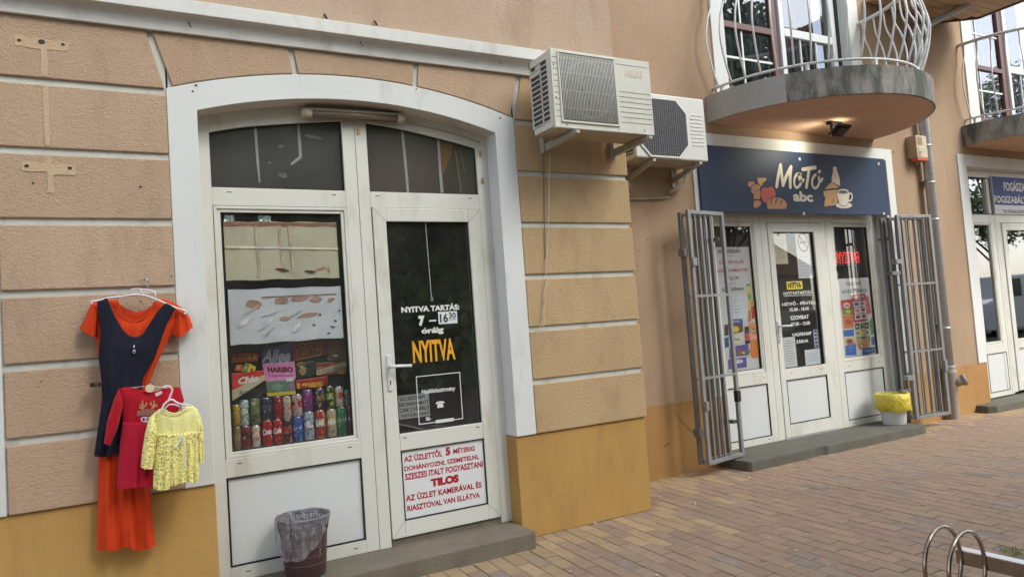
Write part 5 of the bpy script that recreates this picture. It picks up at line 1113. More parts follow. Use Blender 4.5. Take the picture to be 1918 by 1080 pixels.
# left poster
ml = zm(1340, 440, 4.154)
zt = onY(ml(265, 92), yp)[1]; zb = onY(ml(355, 1035), yp)[1]
b = MB(); b.box(5.262, 5.846, yp, yp+.001, zb, zt); root = b.build('poster', mat('poster_white', (204, 202, 200), .6), None, label='white shop poster with red and black product words and drinks, behind the left gate', cat='poster', loc=(5.55, yp, zb))
tprint(root, ml, yp, [('t', 'ÉDESSÉGEK', (22, 108, 142), (200, 108, 138), .02, K), ('s', [(90, 163), (143, 162)], .003, RD), ('t', 'SZÉNSAVAS ÉS', (28, 192, 226), (220, 190, 222), .02, RD), ('t', 'SZÉNSAVMENTES', (5, 262, 294), (252, 252, 282), .02, RD), ('t', 'ITALOK', (76, 322, 352), (188, 318, 346), .02, RD), ('s', [(108, 378), (165, 377)], .003, RD), ('t', 'JÉGKRÉMEK', (48, 408, 445), (230, 400, 436), .02, K),
    ('p', [(240, 380), (270, 378), (272, 402), (243, 405)], (50, 140, 70)), ('p', spline([(243, 405), (271, 403), (285, 470), (296, 560), (290, 640), (258, 650), (248, 560)], 3, True), (206, 190, 96)), ('p', ell(264, 480, 14, 26), (90, 160, 80)),
    ('p', [(265, 515), (290, 500), (296, 540), (270, 552)], (206, 150, 50)), ('p', [(275, 556), (304, 548), (312, 640), (284, 655)], (186, 50, 40)), ('p', [(250, 590), (272, 585), (280, 668), (256, 680)], (196, 110, 50)),
    ('p', [(112, 480), (248, 468), (256, 640), (118, 655)], (206, 210, 216)), ('s', [(125, 508), (195, 502)], .003, GY), ('s', [(140, 528), (160, 526)], .003, GY), ('s', [(125, 555), (205, 548)], .003, GY), ('s', [(115, 580), (198, 572)], .005, GY), ('s', [(125, 604), (190, 598)], .003, GY),
    ('p', [(70, 700), (100, 692), (104, 778), (72, 785)], (70, 40, 50)), ('p', [(122, 658), (212, 650), (216, 752), (132, 768)], (110, 64, 44)), ('p', [(122, 658), (212, 650), (213, 690), (124, 702)], (40, 90, 160)), ('p', ell(158, 732, 28, 24), (222, 188, 50)), ('t', 'espresso', (130, 668, 684), (188, 664, 680), .02, (210, 214, 220)),
    ('p', [(135, 788), (222, 778), (226, 836), (142, 850)], (206, 200, 170)), ('t', 'Rama', (145, 798, 822), (190, 794, 816), .04, (40, 70, 60)), ('p', [(72, 800), (104, 792), (106, 870), (76, 878)], (50, 80, 130)),
    ('p', [(228, 712), (256, 708), (262, 740), (272, 840), (234, 850), (226, 745)], (40, 30, 34)), ('p', [(226, 772), (262, 766), (268, 815), (230, 820)], (178, 34, 44)),
    ('p', spline([(262, 690), (312, 684), (322, 760), (328, 820), (344, 880), (332, 948), (282, 945), (272, 850), (268, 770)], 3, True), (214, 120, 44)), ('p', [(262, 688), (312, 682), (315, 705), (264, 712)], (222, 140, 50)), ('p', ell(296, 745, 20, 16), (60, 50, 70)), ('t', 'fanta', (280, 738, 756), (313, 732, 750), .04, (220, 214, 200)),
    ('p', [(110, 880), (150, 862), (256, 846), (264, 932), (154, 946), (112, 960)], (96, 80, 146)), ('p', ell(205, 915, 42, 18), (70, 110, 60)), ('p', ell(195, 908, 22, 14), (180, 80, 50)), ('p', ell(262, 905, 10, 14), (110, 140, 60)), ('p', ell(264, 938, 11, 11), (214, 190, 140)), ('p', ell(220, 916, 10, 10), (206, 190, 140)),
    ('p', [(100, 968), (150, 958), (240, 948), (246, 1026), (154, 1036), (104, 1044)], (92, 76, 144)), ('t', 'Milka', (148, 970, 1005), (214, 958, 990), .04, (220, 218, 226), .2)])
b = MB(); b.box(5.30, 5.62, 1.05, 1.09, 2.02, 2.34); b.build('shelf_box', mat('box_olive', (120, 112, 80), .8), None, label='olive cardboard box high behind the left sash of the navy sign shop', cat='box')
# right poster
mr_ = zm(1550, 420, 3.857)
zt = onY(mr_(180, 388), yp)[1]; zb = onY(mr_(240, 948), yp)[1]
b = MB(); b.box(7.140, 7.728, yp, yp+.001, zb, zt); root = b.build('poster', mat('poster_white', (204, 202, 200), .6), None, label='white poster with coffee machine words and crisps, right pane beside the door', cat='poster', loc=(7.43, yp, zb))
it = [('t', 'NESCAFE', (138, 417, 442), (242, 414, 438), .02, K), ('t', 'KÁVÉAUTOMATA', (103, 470, 500), (286, 458, 488), .02, K),
    ('p', [(92, 550), (172, 540), (182, 650), (110, 655)], (176, 44, 46)), ('p', ell(138, 585, 26, 20), (214, 206, 196)), ('t', 'Chio', (118, 578, 598), (158, 572, 592), .05, (170, 34, 38)), ('p', [(110, 612), (178, 600), (181, 648), (114, 654)], (96, 140, 60)), ('p', ell(150, 630, 20, 12), (214, 180, 60)),
    ('p', [(106, 658), (182, 652), (190, 748), (118, 755)], (202, 112, 50)), ('p', ell(150, 705, 26, 18), (180, 70, 40)), ('p', [(112, 766), (190, 756), (192, 805), (118, 812)], (44, 96, 168)), ('p', [(122, 820), (200, 812), (204, 868), (128, 872)], (206, 176, 120)), ('p', ell(160, 845, 24, 18), (92, 60, 48)), ('p', [(140, 862), (200, 852), (202, 872), (142, 880)], (200, 90, 110)),
    ('p', [(128, 876), (205, 866), (210, 942), (132, 947)], (40, 96, 176)), ('s', [(155, 892), (185, 888)], .004, (200, 206, 214)), ('s', [(160, 912), (182, 909)], .003, (200, 206, 214)),
    ('p', [(276, 520), (294, 514), (318, 640), (290, 650)], (178, 84, 60)), ('p', [(300, 700), (326, 660), (345, 780), (316, 800)], (96, 130, 66)), ('p', [(314, 815), (342, 808), (346, 865), (320, 872)], (50, 96, 156))]
for i in range(3):
    for j in range(3):
        x_, y_ = 198+34*i+5*j, 716+48*j-3*i; it.append(('p', [(x_, y_), (x_+30, y_-3), (x_+33, y_+40), (x_+4, y_+44)], ((52, 52, 44), (196, 160, 70), (128, 138, 60), (180, 176, 150))[(i*2+j*3) % 4])); it.append(('p', ell(x_+16, y_+22, 8, 9, 8), ((206, 190, 120), (60, 50, 40))[(i+j) % 2]))
it += [('p', spline([(212, 845), (240, 828), (296, 826), (304, 880), (258, 902), (224, 900)], 3, True), (190, 140, 92)), ('p', ell(248, 878, 18, 22), (70, 52, 40)), ('p', ell(248, 878, 11, 15), (196, 168, 110)), ('p', [(250, 893), (342, 883), (345, 925), (253, 943)], (34, 66, 120)), ('p', ell(285, 912, 18, 12), (60, 130, 180)), ('s', [(300, 915), (332, 905)], .005, (206, 208, 214)),
    ('p', [(172, 512), (272, 498), (290, 695), (192, 710)], (170, 40, 60)), ('t', 'NAPI ÁR', (188, 518, 534), (262, 508, 524), .04, (214, 206, 206)), ('s', [(190, 545), (264, 534)], .004, (214, 190, 190))]
for j in range(3):
    it.append(('p', [(186+5*j, 560+46*j), (272+5*j, 548+46*j), (276+5*j, 588+46*j), (190+5*j, 600+46*j)], (206, 206, 210)))
    it.append(('p', [(194+5*j, 566+46*j), (224+5*j, 562+46*j), (226+5*j, 586+46*j), (197+5*j, 590+46*j)], ((46, 86, 140), (190, 120, 60), (120, 40, 50))[j])); it.append(('p', [(238+5*j, 560+46*j), (266+5*j, 556+46*j), (268+5*j, 580+46*j), (241+5*j, 584+46*j)], ((200, 110, 60), (176, 60, 50), (130, 60, 60))[j]))
tprint(root, mr_, yp, it)
# LED sign
G = {'N': ['10001', '11001', '10101', '10011', '10001', '10001', '10001'], 'Y': ['10001', '10001', '01010', '00100', '00100', '00100', '00100'], 'I': ['111', '010', '010', '010', '010', '010', '111'], 'T': ['11111', '00100', '00100', '00100', '00100', '00100', '00100'], 'V': ['10001', '10001', '10001', '10001', '01010', '01010', '00100'], 'A': ['01110', '10001', '10001', '11111', '10001', '10001', '10001']}
q0 = onY(mr_(66, 205), 1.03); q1 = onY(mr_(230, 272), 1.03)
lx0, lx1, lz1, lz0 = q0[0], q1[0], onY(mr_(150, 205), 1.03)[1], onY(mr_(150, 276), 1.03)[1]
LS = empty('led_sign', ((lx0+lx1)/2, 1.03, lz0), 'red dotted NYITVA light sign behind the right pane of the navy sign shop', 'light sign')
b = MB(); b.box(lx0-.03, lx1+.03, 1.034, 1.06, lz0-.03, lz1+.03); b.build('housing', M_seal, LS)
b = MB(); n = 0; cols_ = sum(len(G[c][0])+1 for c in 'NYITVA')-1
for c in 'NYITVA':
    for rr_, row in enumerate(G[c]):
        for k, ch in enumerate(row):
            if ch == '1': b.disc(lx0+(lx1-lx0)*(n+k)/(cols_-1), 1.033, lz1-(lz1-lz0)*rr_/6, .0042, .0052, 8)
    n += len(G[c][0])+1
b.build('light_dot', mat('led_red', (255, 24, 24), .5, emit=2.2), LS)
for xx in (7.52, 7.60):
    b = MB(); b.box(xx, xx+.022, 1.10, 1.13, 1.70, 2.0); b.build('stand', M_seal, LS)
# papers on the door
paper('notice', mq, [(65, 68), (162, 66), (178, 285), (85, 288)], .964, M_papery, 'cream printed notice at the upper left of the glass door under the navy sign', 'notice', lines=(9, .005, .18))
r_, bx = paper('notice', mq, [(228, 62), (332, 62), (368, 385), (254, 392)], .965, M_paper, 'no smoking notice at the upper right of the glass door', 'notice', lines=(14, .003, .02), )
cx, cz = onY(mq(287, 130), .963)
t = MB(); t.box(bx[0], bx[1], .9635, .964, cz-.13, bx[3]); t.build('print', M_paper, r_)
t = MB(); n = 28; A_ = [(cx+.088*math.cos(2*math.pi*i/n), cz+.105*math.sin(2*math.pi*i/n)) for i in range(n+1)]; B_ = [(cx+.071*math.cos(2*math.pi*i/n), cz+.088*math.sin(2*math.pi*i/n)) for i in range(n+1)]; t.strip(A_, B_, .9625, .963); stroke(t, [(cx-.055, cz+.068), (cx+.055, cz-.068)], .014, .9622, 3); t.build('print', mat('ring_red', (150, 24, 40), .5), r_)
t = MB(); t.box(cx-.055, cx+.03, .963, .9633, cz-.010, cz+.010); t.box(cx+.034, cx+.05, .963, .9633, cz-.010, cz+.010); stroke(t, [(cx+.04, cz+.016), (cx+.05, cz+.032), (cx+.04, cz+.045)], .005, .963, 3); t.build('print', M_ink, r_)
paper('notice', mq, [(165, 415), (280, 408), (283, 465), (172, 472)], .953, mat('sticker_yellow', (216, 194, 60), .5), 'small yellow NYITVA sticker on the glass door above the opening hours', 'notice', texts=[('NYITVA', (.08, .92, .12, .88), .05, M_ink)])
paper('notice', mq, [(140, 815), (228, 812), (245, 1025), (158, 1035)], .964, M_paper, 'long white printed notice at the lower left of the glass door', 'notice', lines=(10, .005, .08))
paper('notice', mq, [(297, 905), (410, 898), (412, 1010), (305, 1018)], .964, M_paper, 'square white printed notice at the lower right of the glass door', 'notice', lines=(5, .003, .2))
r_, bx = paper('sticker', mq, [(358, 760), (388, 758), (400, 890), (372, 893)], .963, mat('sticker_pale', (176, 180, 186), .5), 'narrow pale strip of small card symbols on the glass door', 'sticker')
t = MB()
for k in range(5):
    z = bx[2]+(bx[3]-bx[2])*(.1+.2*k); t.box(bx[0]+.012, bx[1]-.012, .9625, .963, z-.012, z+.014)
t.build('print', mat('sym_blue', (60, 66, 96), .5), r_)
# interior of the navy sign shop
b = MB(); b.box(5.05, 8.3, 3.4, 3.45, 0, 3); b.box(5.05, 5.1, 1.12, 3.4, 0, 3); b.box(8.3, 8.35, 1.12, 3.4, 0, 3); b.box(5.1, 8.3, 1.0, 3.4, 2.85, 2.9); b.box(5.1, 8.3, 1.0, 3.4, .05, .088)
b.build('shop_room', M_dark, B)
b = MB(); b.box(5.5, 6.0, 2.2, 2.6, .09, 1.8); b.box(6.9, 7.7, 2.4, 2.8, .09, 1.6); b.build('shelf', mat('shelf_pale', (134, 128, 118), .7), B)

# ---- navy sign
sx0, sx1, sz0, sz1, ys = 5.022, 7.885, 2.392, 3.040, .738
SG = empty('shop_sign', (6.45, ys, sz0), 'navy shop sign with cream brush letters and bakery pictures', 'sign')
b = MB(); b.box(sx0, sx1, ys, ys+.022, sz0, sz1); bd = b.build('board', M_navy, SG, bevel=.002)
ms = zm(1380, 290, 7.992); yl = ys-.0012
CR = (214, 206, 190)
def brush(strokes, wd, nm='lettering'):
    for extra, M_, y in ((.016, M_outline, yl), (0, M_signwhite, yl-.0012)):
        t = MB()
        for pts in strokes: stroke(t, P(ms, spline(pts, 5), yl), wd+extra, y, 5)
        t.build(nm if extra == 0 else 'letter_outline', M_, bd)
brush([[(595, 475), (620, 310), (655, 152)], [(655, 152), (672, 300), (690, 455)], [(690, 455), (745, 310), (812, 180)], [(812, 180), (798, 330), (800, 485)],
       [(985, 220), (1080, 205), (1175, 190)], [(1080, 215), (1062, 350), (1040, 485)]], .040)
brush([[(955, 290), (905, 288), (865, 350), (862, 440), (890, 488), (935, 465), (962, 400), (955, 320), (925, 295), (940, 370), (975, 400), (1000, 372)],
       [(1215, 305), (1170, 305), (1130, 370), (1130, 450), (1165, 498), (1212, 470), (1235, 395), (1225, 325), (1200, 300)], [(1225, 330), (1228, 385), (1250, 400), (1280, 358)], [(1222, 262), (1250, 240)]], .030)
t = MB(); TB(t, 'abc', ms, (838, 535, 700), (1142, 550, 712), yl, .07, keep=False); t.build('letter_outline', M_outline, bd); t = MB(); TB(t, 'abc', ms, (842, 540, 696), (1138, 555, 707), yl-.0015, .045, keep=False); t.build('lettering', M_signwhite, bd)
def pic(name, shape, col, smooth=True, yy=0, grow=.008):
    q = P(ms, spline(shape, 4, True) if smooth else shape, yl)
    y = yl-.0003*yy
    t = MB(); stroke(t, q, grow*1.6, y, 3, True); t.build('picture_outline', M_outline, bd)
    t = MB(); t.prism(q, y-.0006, y-.0003); o = t.build(name, mat('pic_%d_%d_%d' % col, col, .45), bd); return o
BR, OR, RE = (178, 124, 84), (196, 146, 84), (184, 74, 64)
pic('cheese_picture', [(308, 345), (440, 345), (440, 385), (425, 390), (420, 405), (392, 408), (385, 450), (360, 468), (318, 420)], OR, False)
pic('croissant_picture', [(165, 420), (215, 400), (262, 410), (270, 425), (225, 460), (205, 490), (165, 455)], BR, yy=1)
pic('croissant_picture', [(212, 520), (240, 460), (300, 442), (348, 470), (345, 510), (290, 540), (240, 580), (215, 550)], BR, yy=2)
pic('croissant_picture', [(250, 640), (262, 570), (310, 540), (345, 530), (348, 600), (342, 660), (262, 658)], BR, yy=3)
pic('croissant_picture', [(262, 690), (345, 690), (362, 730), (320, 780), (260, 795), (248, 750)], BR, yy=4)
pic('apple_picture', [(400, 492), (430, 490), (460, 498), (500, 478), (550, 500), (575, 570), (560, 650), (500, 660), (440, 720), (390, 690), (360, 610), (365, 530)], RE, yy=6)
pic('loaf_picture', [(455, 790), (450, 720), (490, 660), (570, 640), (660, 650), (720, 690), (745, 740), (735, 800), (700, 808), (480, 808)], BR, yy=9)
t = MB()
for pts in ([(528, 650), (512, 690), (510, 730)], [(605, 648), (582, 690), (578, 730)], [(680, 680), (655, 705), (650, 735)]): stroke(t, P(ms, spline(pts, 4), yl), .012, yl-.0045, 4)
t.build('picture_outline', M_outline, bd)
pic('bottle_picture', [(1440, 180), (1495, 180), (1500, 240), (1530, 320), (1545, 400), (1540, 465), (1420, 405), (1418, 340), (1440, 260)], (206, 194, 176), False, yy=1)
pic('cheese_picture', [(1312, 515), (1400, 420), (1425, 415), (1520, 480), (1525, 488)], OR, False, yy=3)
pic('cheese_picture', [(1295, 545), (1500, 520), (1505, 730), (1480, 750), (1310, 772), (1312, 690), (1330, 660), (1310, 620), (1300, 600)], OR, False, yy=5)
t = MB(); q = P(ms, ell(1436, 692, 22, 32), yl); stroke(t, q, .009, yl-.0032, 3, True); t.prism(q, yl-.0031, yl-.0028); t.build('picture_outline', mat('cheese_hole', (150, 132, 96), .5), bd)
pic('saucer_picture', ell(1600, 755, 122, 46, 24), (206, 196, 178), False, yy=8)
t = MB(); stroke(t, P(ms, spline([(1672, 580), (1712, 585), (1722, 630), (1705, 680), (1665, 690)], 4), yl), .034, yl-.0046, 4); t.build('picture_outline', M_outline, bd); t = MB(); stroke(t, P(ms, spline([(1672, 580), (1712, 585), (1722, 630), (1705, 680), (1665, 690)], 4), yl), .018, yl-.005, 4); t.build('cup_picture', M_signwhite, bd)
pic('cup_picture', [(1500, 560), (1510, 660), (1545, 740), (1600, 765), (1650, 735), (1672, 660), (1675, 560), (1590, 585)], (214, 204, 184), yy=15)
pic('cup_picture', ell(1585, 545, 82, 32, 20), (206, 196, 178), False, yy=19)
t = MB(); t.prism(P(ms, ell(1583, 555, 64, 20, 20), yl), yl-.0074, yl-.007); t.build('coffee_picture', mat('coffee_grey', (72, 74, 78), .5), bd)
b = MB(); q = P(ms, [(345, 90), (345, 200), (290, 270), (288, 340)], yl); stroke(b, q, .006, yl, 3); q = P(ms, [(395, 90), (398, 200), (448, 270), (450, 330)], yl); stroke(b, q, .006, yl, 3); b.build('bottle_outline', mat('outline_faint', (46, 58, 78), .5), bd)
for px, py in ((1498, 298), (1506, 400), (1336, 399), (1646, 307), (1656, 400)):
    x, z = onY((px, py), ys-.006); b = MB(); b.disc(x, ys-.007, z, .017, .017, 14, ys); sc_o = b.build('sign_fixing', M_inkwh, SG, bevel=.003); b = MB(); b.disc(x, ys-.0076, z, .006, .006, 8); b.build('screw', M_ink, sc_o)

# ---- folding security gates
def leaf_mesh(Lh, z0, z1, hz, bars, wpost=.040, dep=.030, label=None):
    b = MB(); b.box(0, wpost, -dep/2, dep/2, z0, z1); b.box(Lh-wpost, Lh, -dep/2, dep/2, z0, z1); b.box(wpost, Lh-wpost, -dep/2, dep/2, z0, z0+.035); b.box(wpost, Lh-wpost, -dep/2, dep/2, z1-.035, z1)
    return b
def make_gate(loc, ang, leaves, hz, label, bars, extra):
    root = empty('security_gate', loc, label, 'gate')
    root.rotation_euler = (0, 0, 0)
    ca, sa_ = math.cos(ang), math.sin(ang)
    def tr(mb, ox, oy):
        mb.v = [(loc[0]+ca*(x+ox)-sa_*(y+oy), loc[1]+sa_*(x+ox)+ca*(y+oy), z) for x, y, z in mb.v]; return mb
    for (ox, oy, Lh, z0, z1, mt, br) in leaves:
        lf = tr(leaf_mesh(Lh, z0, z1, hz, bars), ox, oy).build('gate_leaf', mt, root, bevel=.003)
        for f in br:
            b = MB(); b.box(Lh*f-.007, Lh*f+.007, -.007, .007, z0+.03, z1-.03); tr(b, ox, oy).build('bar', mt, lf, bevel=.002)
        for z in hz:
            b = MB(); b.box(.038, Lh-.038, -.013, -.004, z-.011, z+.011); tr(b, ox, oy).build('cross_bar', mt, lf)
    for nm, bx, mt in extra:
        b = MB(); b.box(*bx); tr(b, 0, 0).build(nm, mt, root, bevel=.003)
    return root
hzL = [onY((1330, 553), .55)[1], onY((1350, 704), .55)[1]]
make_gate((4.612, .518, 0), math.atan2(.095, .53), [(0, 0, .545, .10, 2.365, M_galvl, (.2, .34, .48, .62)), (-.035, .062, .47, .11, 2.35, M_gate_dk, (.3, .45, .6, .75))], hzL,
          'grey folding security gate left of the navy sign entrance', None,
          [('hinge', (-.05, .0, .02, .09, 1.95, 2.02), M_gate_dk), ('hinge', (-.05, .0, .02, .09, .35, .42), M_gate_dk), ('lock', (.49, .545, -.03, .012, .60, .70), M_ink), ('latch', (-.03, .03, -.05, -.015, 1.86, 1.93), M_galvl), ('latch', (-.02, .02, -.055, -.015, .58, .66), M_galvl), ('hinge_arm', (.47, .53, .02, .26, 2.1, 2.13), M_gate_dk), ('hinge_arm', (.47, .53, .02, .26, .4, .43), M_gate_dk)])
hzR = [onY((1722, 531), .54)[1], onY((1740, 655), .54)[1]]
make_gate((7.722, .568, 0), math.atan2(-.062, .55), [(0, 0, .545, .115, 2.365, M_galvl, (.16, .27, .52, .78)), (-.045, .066, .54, .12, 2.35, M_gate_dk, (.2, .38, .56, .72, .86)), (-.09, .13, .06, .10, 2.35, M_gate_dk, ())], hzR,
          'grey folding security gate right of the navy sign entrance beside the drainpipe', None,
          [('latch', (-.10, -.01, -.04, .03, 1.82, 1.87), M_galvl), ('latch', (-.16, -.03, -.02, .05, 1.70, 1.74), M_gate_dk), ('latch', (-.11, .0, -.045, .03, .55, .60), M_galvl), ('lock', (.50, .545, -.035, .01, .60, .72), M_galvl), ('latch', (-.17, -.02, .0, .05, .42, .45), M_gate_dk), ('hinge_arm', (-.05, .0, .1, .21, 2.1, 2.13), M_gate_dk)])

# ---- balconies
def balcony(cx, z0, z1, a_clean, n=40, r=1.285, top=4.60):
    bal = MB(); arcp = [(cx+r*math.cos(a), YB-.002+r*math.sin(a)*.985) for a in [math.pi+math.pi*i/n for i in range(n+1)]]
    bal.prismz(arcp, z0, z1)
    slab = bal.build('balcony', [M_slab, M_clean], B)
    for p in slab.data.polygons:
        c = p.center
        if abs(p.normal.z) < .5 and c.x < a_clean: p.material_index = 1
    u = MB(); ri = r-.015; u.prismz([(cx+ri*math.cos(a), YB-.002+ri*math.sin(a)*.985) for a in [math.pi+math.pi*i/n for i in range(n+1)]], z0-.004, z0-.0005); u.build('underside', M_slabunder, slab)
    prof = spline([(1.17, z1+.09), (1.235, z1+.25), (1.285, z1+.44), (1.29, z1+.58), (1.25, z1+.75), (1.19, z1+.88), (1.175, top)], 5)
    nb = 25
    for k in range(nb):
        a = math.pi+math.pi*(k+.5)/nb; b = MB(); b.tube([(cx+rr_*math.cos(a), YB+rr_*math.sin(a), z) for rr_, z in prof], .0095, 7); b.build('railing_bar', M_rail, slab)
    for rr_, z, w_ in ((1.17, z1+.09, .013), (1.175, top, .021)):
        b = MB(); b.tube([(cx+rr_*math.cos(a), YB+rr_*math.sin(a), z) for a in [math.pi+math.pi*i/48 for i in range(49)]], w_, 8); b.build('rail', M_rail, slab)
    for f in (.03, .25, .42, .6, .8, .97):
        a = math.pi+math.pi*f; b = MB(); b.box(cx+1.17*math.cos(a)-.014, cx+1.17*math.cos(a)+.014, YB+1.17*math.sin(a)-.014, YB+1.17*math.sin(a)+.014, z1, z1+.09); b.build('post', M_rail, slab)
M_clean = mat('slab_render', (160, 158, 152), .85, vary=.06, vscale=4, bump=.4, bscale=50, bdist=.003)
balcony(6.512, 3.27, 3.527, 5.46); balcony(10.868, 3.295, 3.552, -9)
# floodlight
FL = empty('floodlight', (6.55, .35, 3.265), 'small black floodlight under the round balcony', 'floodlight')
b = MB(); b.box(6.47, 6.64, .34, .40, 3.235, 3.266); b.box(6.475, 6.485, .33, .36, 3.17, 3.24); b.box(6.625, 6.635, .33, .36, 3.17, 3.24); b.build('bracket', M_ink, FL)
hd = MB(); hd.box(-.10, .10, -.012, .012, -.075, .075); hd.box(-.07, .07, -.03, -.012, -.05, .05); rot = Matrix.Rotation(R(58), 4, 'X'); cpt = Vector((6.555, .31, 3.165))
hd.v = [tuple(rot @ Vector(v)+cpt) for v in hd.v]; hd.build('head', M_seal, FL, bevel=.004)
lens = MB(); lens.quad((-.085, .0135, -.06), (.085, .0135, -.06), (.085, .0135, .06), (-.085, .0135, .06)); lens.v = [tuple(rot @ Vector(v)+cpt) for v in lens.v]; lens.build('lens', mat('lens_lit', (255, 246, 220), .4, emit=3), FL)
ld = bpy.data.lights.new('floodlight_beam', 'SPOT'); ld.energy = 7; ld.color = (1, .95, .78); ld.spot_size = R(120); ld.spot_blend = .8; ld.shadow_soft_size = .12
lo = bpy.data.objects.new('floodlight_beam', ld); COL.objects.link(lo); lo.location = (6.50, .345, 3.15); lo.rotation_euler = (Vector((.25, -.45, .02))).to_track_quat('Z', 'Y').to_euler()

# ---- upstairs balcony doors
def updoor(x0, x1, zb, brv, brh, hb, vb, wp, wr, right_end, surL, surR):
    b = MB(); b.box(surL[0], surL[1], .764, 1.0, zb, 6.2)
    if surR: b.box(surR[0], surR[1], .764, 1.0, zb, 6.2)
    b.build('door_surround', M_white, B, bevel=.003)
    f = MB(); y0, y1 = .90, .96
    f.box(brv[0], brv[1], y0, y1, zb, 6.2); f.box(x0, brv[0], y0, y1, brh[0], brh[1]); f.box(x0, brv[0], y0, y1, zb, zb+.2); f.box(x0, x0+.03, y0, y1, zb, 6.2)
    fw_ = f.build('balcony_window', M_brownpvc, B, bevel=.004)
    for zz0, zz1, hbs in ((zb+.2, brh[0], hb), (brh[1], 6.2, [z+.78 for z in hb])):
        g_ = MB(); g_.box(x0+.03, brv[0], .93, .934, zz0, zz1); g_.build('pane', M_glassup, fw_)
        for z in hbs:
            g_ = MB(); g_.box(x0+.03, brv[0], .922, .929, z-.011, z+.011); g_.build('glazing_bar', M_rail, fw_)
        g_ = MB(); g_.box(vb-.010, vb+.010, .9225, .9285, zz0, zz1); g_.build('glazing_bar', M_rail, fw_)
    f = MB(); f.box(wp[0], wp[1], .885, .95, zb, 6.2); f.box(right_end[0], right_end[1], .885, .95, zb, 6.2); f.box(wp[1], right_end[0], .885, .95, wr[0], wr[1]); f.box(wp[1], right_end[0], .885, .95, zb, zb+.12)
    for fx in (.33, .66):
        x = wp[1]+(right_end[0]-wp[1])*fx; f.box(x-.010, x+.010, .90, .92, zb+.12, wr[0])
    dw = f.build('balcony_door', M_pvcpanel, B, bevel=.004)
    for zz0, zz1 in ((zb+.12, wr[0]), (wr[1], 6.2)):
        g_ = MB(); g_.box(wp[1], right_end[0], .925, .929, zz0, zz1); g_.build('pane', M_glassup, dw)
    c = MB(); c.smooth = True; n = 60
    vs = []
    for i in range(n+1):
        x = x0+(x1-x0)*i/n; y = 1.25+.03*math.sin(i*1.35); vs += [(x, y, zb), (x, y, 6.2)]
    c.add(vs, [(2*i, 2*i+2, 2*i+3, 2*i+1) for i in range(n)]); c.build('curtain', M_curtain, B)
    c = MB(); c.box(x0-.3, x1+.3, 1.6, 1.65, zb-.2, 6.4); c.build('upstairs_room', M_dark, B)
updoor(5.55, 7.52, 3.53, (6.405, 6.485), (4.348, 4.415), [4.045], 5.965, (6.52, 6.585), (4.36, 4.45), (7.375, 7.45), (5.375, 5.552), (7.518, 7.70))
b = MB(); b.box(7.452, 7.49, .87, .95, 3.53, 6.2); b.build('door_gap', M_seal, B); b = MB(); b.box(7.49, 7.52, .86, .95, 3.53, 6.2); b.build('roller_blind_guide', M_rail, B)
updoor(10.03, 12.2, 3.56, (10.95, 11.05), (4.42, 4.48), [4.14], 10.43, (11.06, 11.15), (4.45, 4.55), (12.0, 12.1), (9.80, 10.03), None)
# ---- eave with gutter pipe
ev = MB(); ev.prismz([(7.85, .79), (9.36, .79), (9.74, .52), (9.74, -.15), (7.85, -.15)], 4.90, 4.93); eave = ev.build('eave', M_wood, B)
for k in range(9):
    y = .70-.11*k; b = MB(); b.box(7.85, 9.36+min(.38, (.78-y)*1.4)-.01, y-.052, y+.052, 4.876, 4.899); b.build('board', M_wood, eave, bevel=.003)
b = MB(); b.prismz([(9.36, .79), (9.74, .52), (9.74, -.15), (9.765, -.15), (9.765, .535), (9.375, .81)], 4.86, 5.06); b.build('fascia', mat('fascia_brown', (112, 78, 58), .6), eave)
b = MB(); b.box(7.85, 9.76, -.17, -.15, 4.86, 5.1); b.build('fascia', M_wood, eave)
b = MB(); b.tube([(8.62, .68, 4.60), (8.64, .66, 4.62), (9.30, .30, 4.93), (9.9, -.02, 5.25)], .042, 14); gp = b.build('gutter_pipe', M_galv, B)
b = MB(); b.tube([(8.74, .61, 4.665), (8.79, .583, 4.69)], .050, 14); b.build('pipe_collar', M_galv, gp)
# ---- drainpipe
def pipe_x(py):
    return 8.64
DP = empty('drainpipe', (8.64, .69, 0), 'galvanised drainpipe with a grey plastic foot right of the folding gate', 'drainpipe')
b = MB(); b.tube([(8.64, .69, .62), (8.64, .69, 4.5), (8.62, .685, 4.6), (8.66, .66, 4.64)], .055, 20); b.build('pipe', M_galv, DP)
for z in (2.78, 3.22, 2.34, 1.06, 3.9):
    b = MB(); b.tube([(8.64, .69, z-.012), (8.64, .69, z+.012)], .060, 20); b.build('pipe_collar', M_galv, DP)
for z in (2.80, 1.10):
    b = MB(); b.box(8.57, 8.71, .70, .78, z-.01, z+.01); b.build('pipe_clamp', M_gate_dk, DP)
M_pp = mat('pipe_plastic', (150, 138, 130), .5, vary=.06, vscale=8)
b = MB(); b.lathe([(.060, -.01), (.060, .30), (.066, .33), (.070, .36), (.070, .50), (.075, .52), (.075, .56), (.068, .57), (.072, .60), (.072, .62), (.05, .625)], 8.64, .69, 24); b.tube([(8.66, .66, .42), (8.72, .58, .45)], .055, 18); b.tube([(8.712, .590, .447), (8.735, .56, .457)], .066, 18); ft = b.build('pipe_foot', M_pp, DP)
b = MB(); d = Vector((.07, -.09, .03)).normalized(); c0 = Vector((8.735, .56, .457))+d*.001; b.tube([c0+Vector((-.03, -.012, -.034)), c0+Vector((.03, .02, .034))], .007, 5); b.build('cap_slot', M_ink, ft)
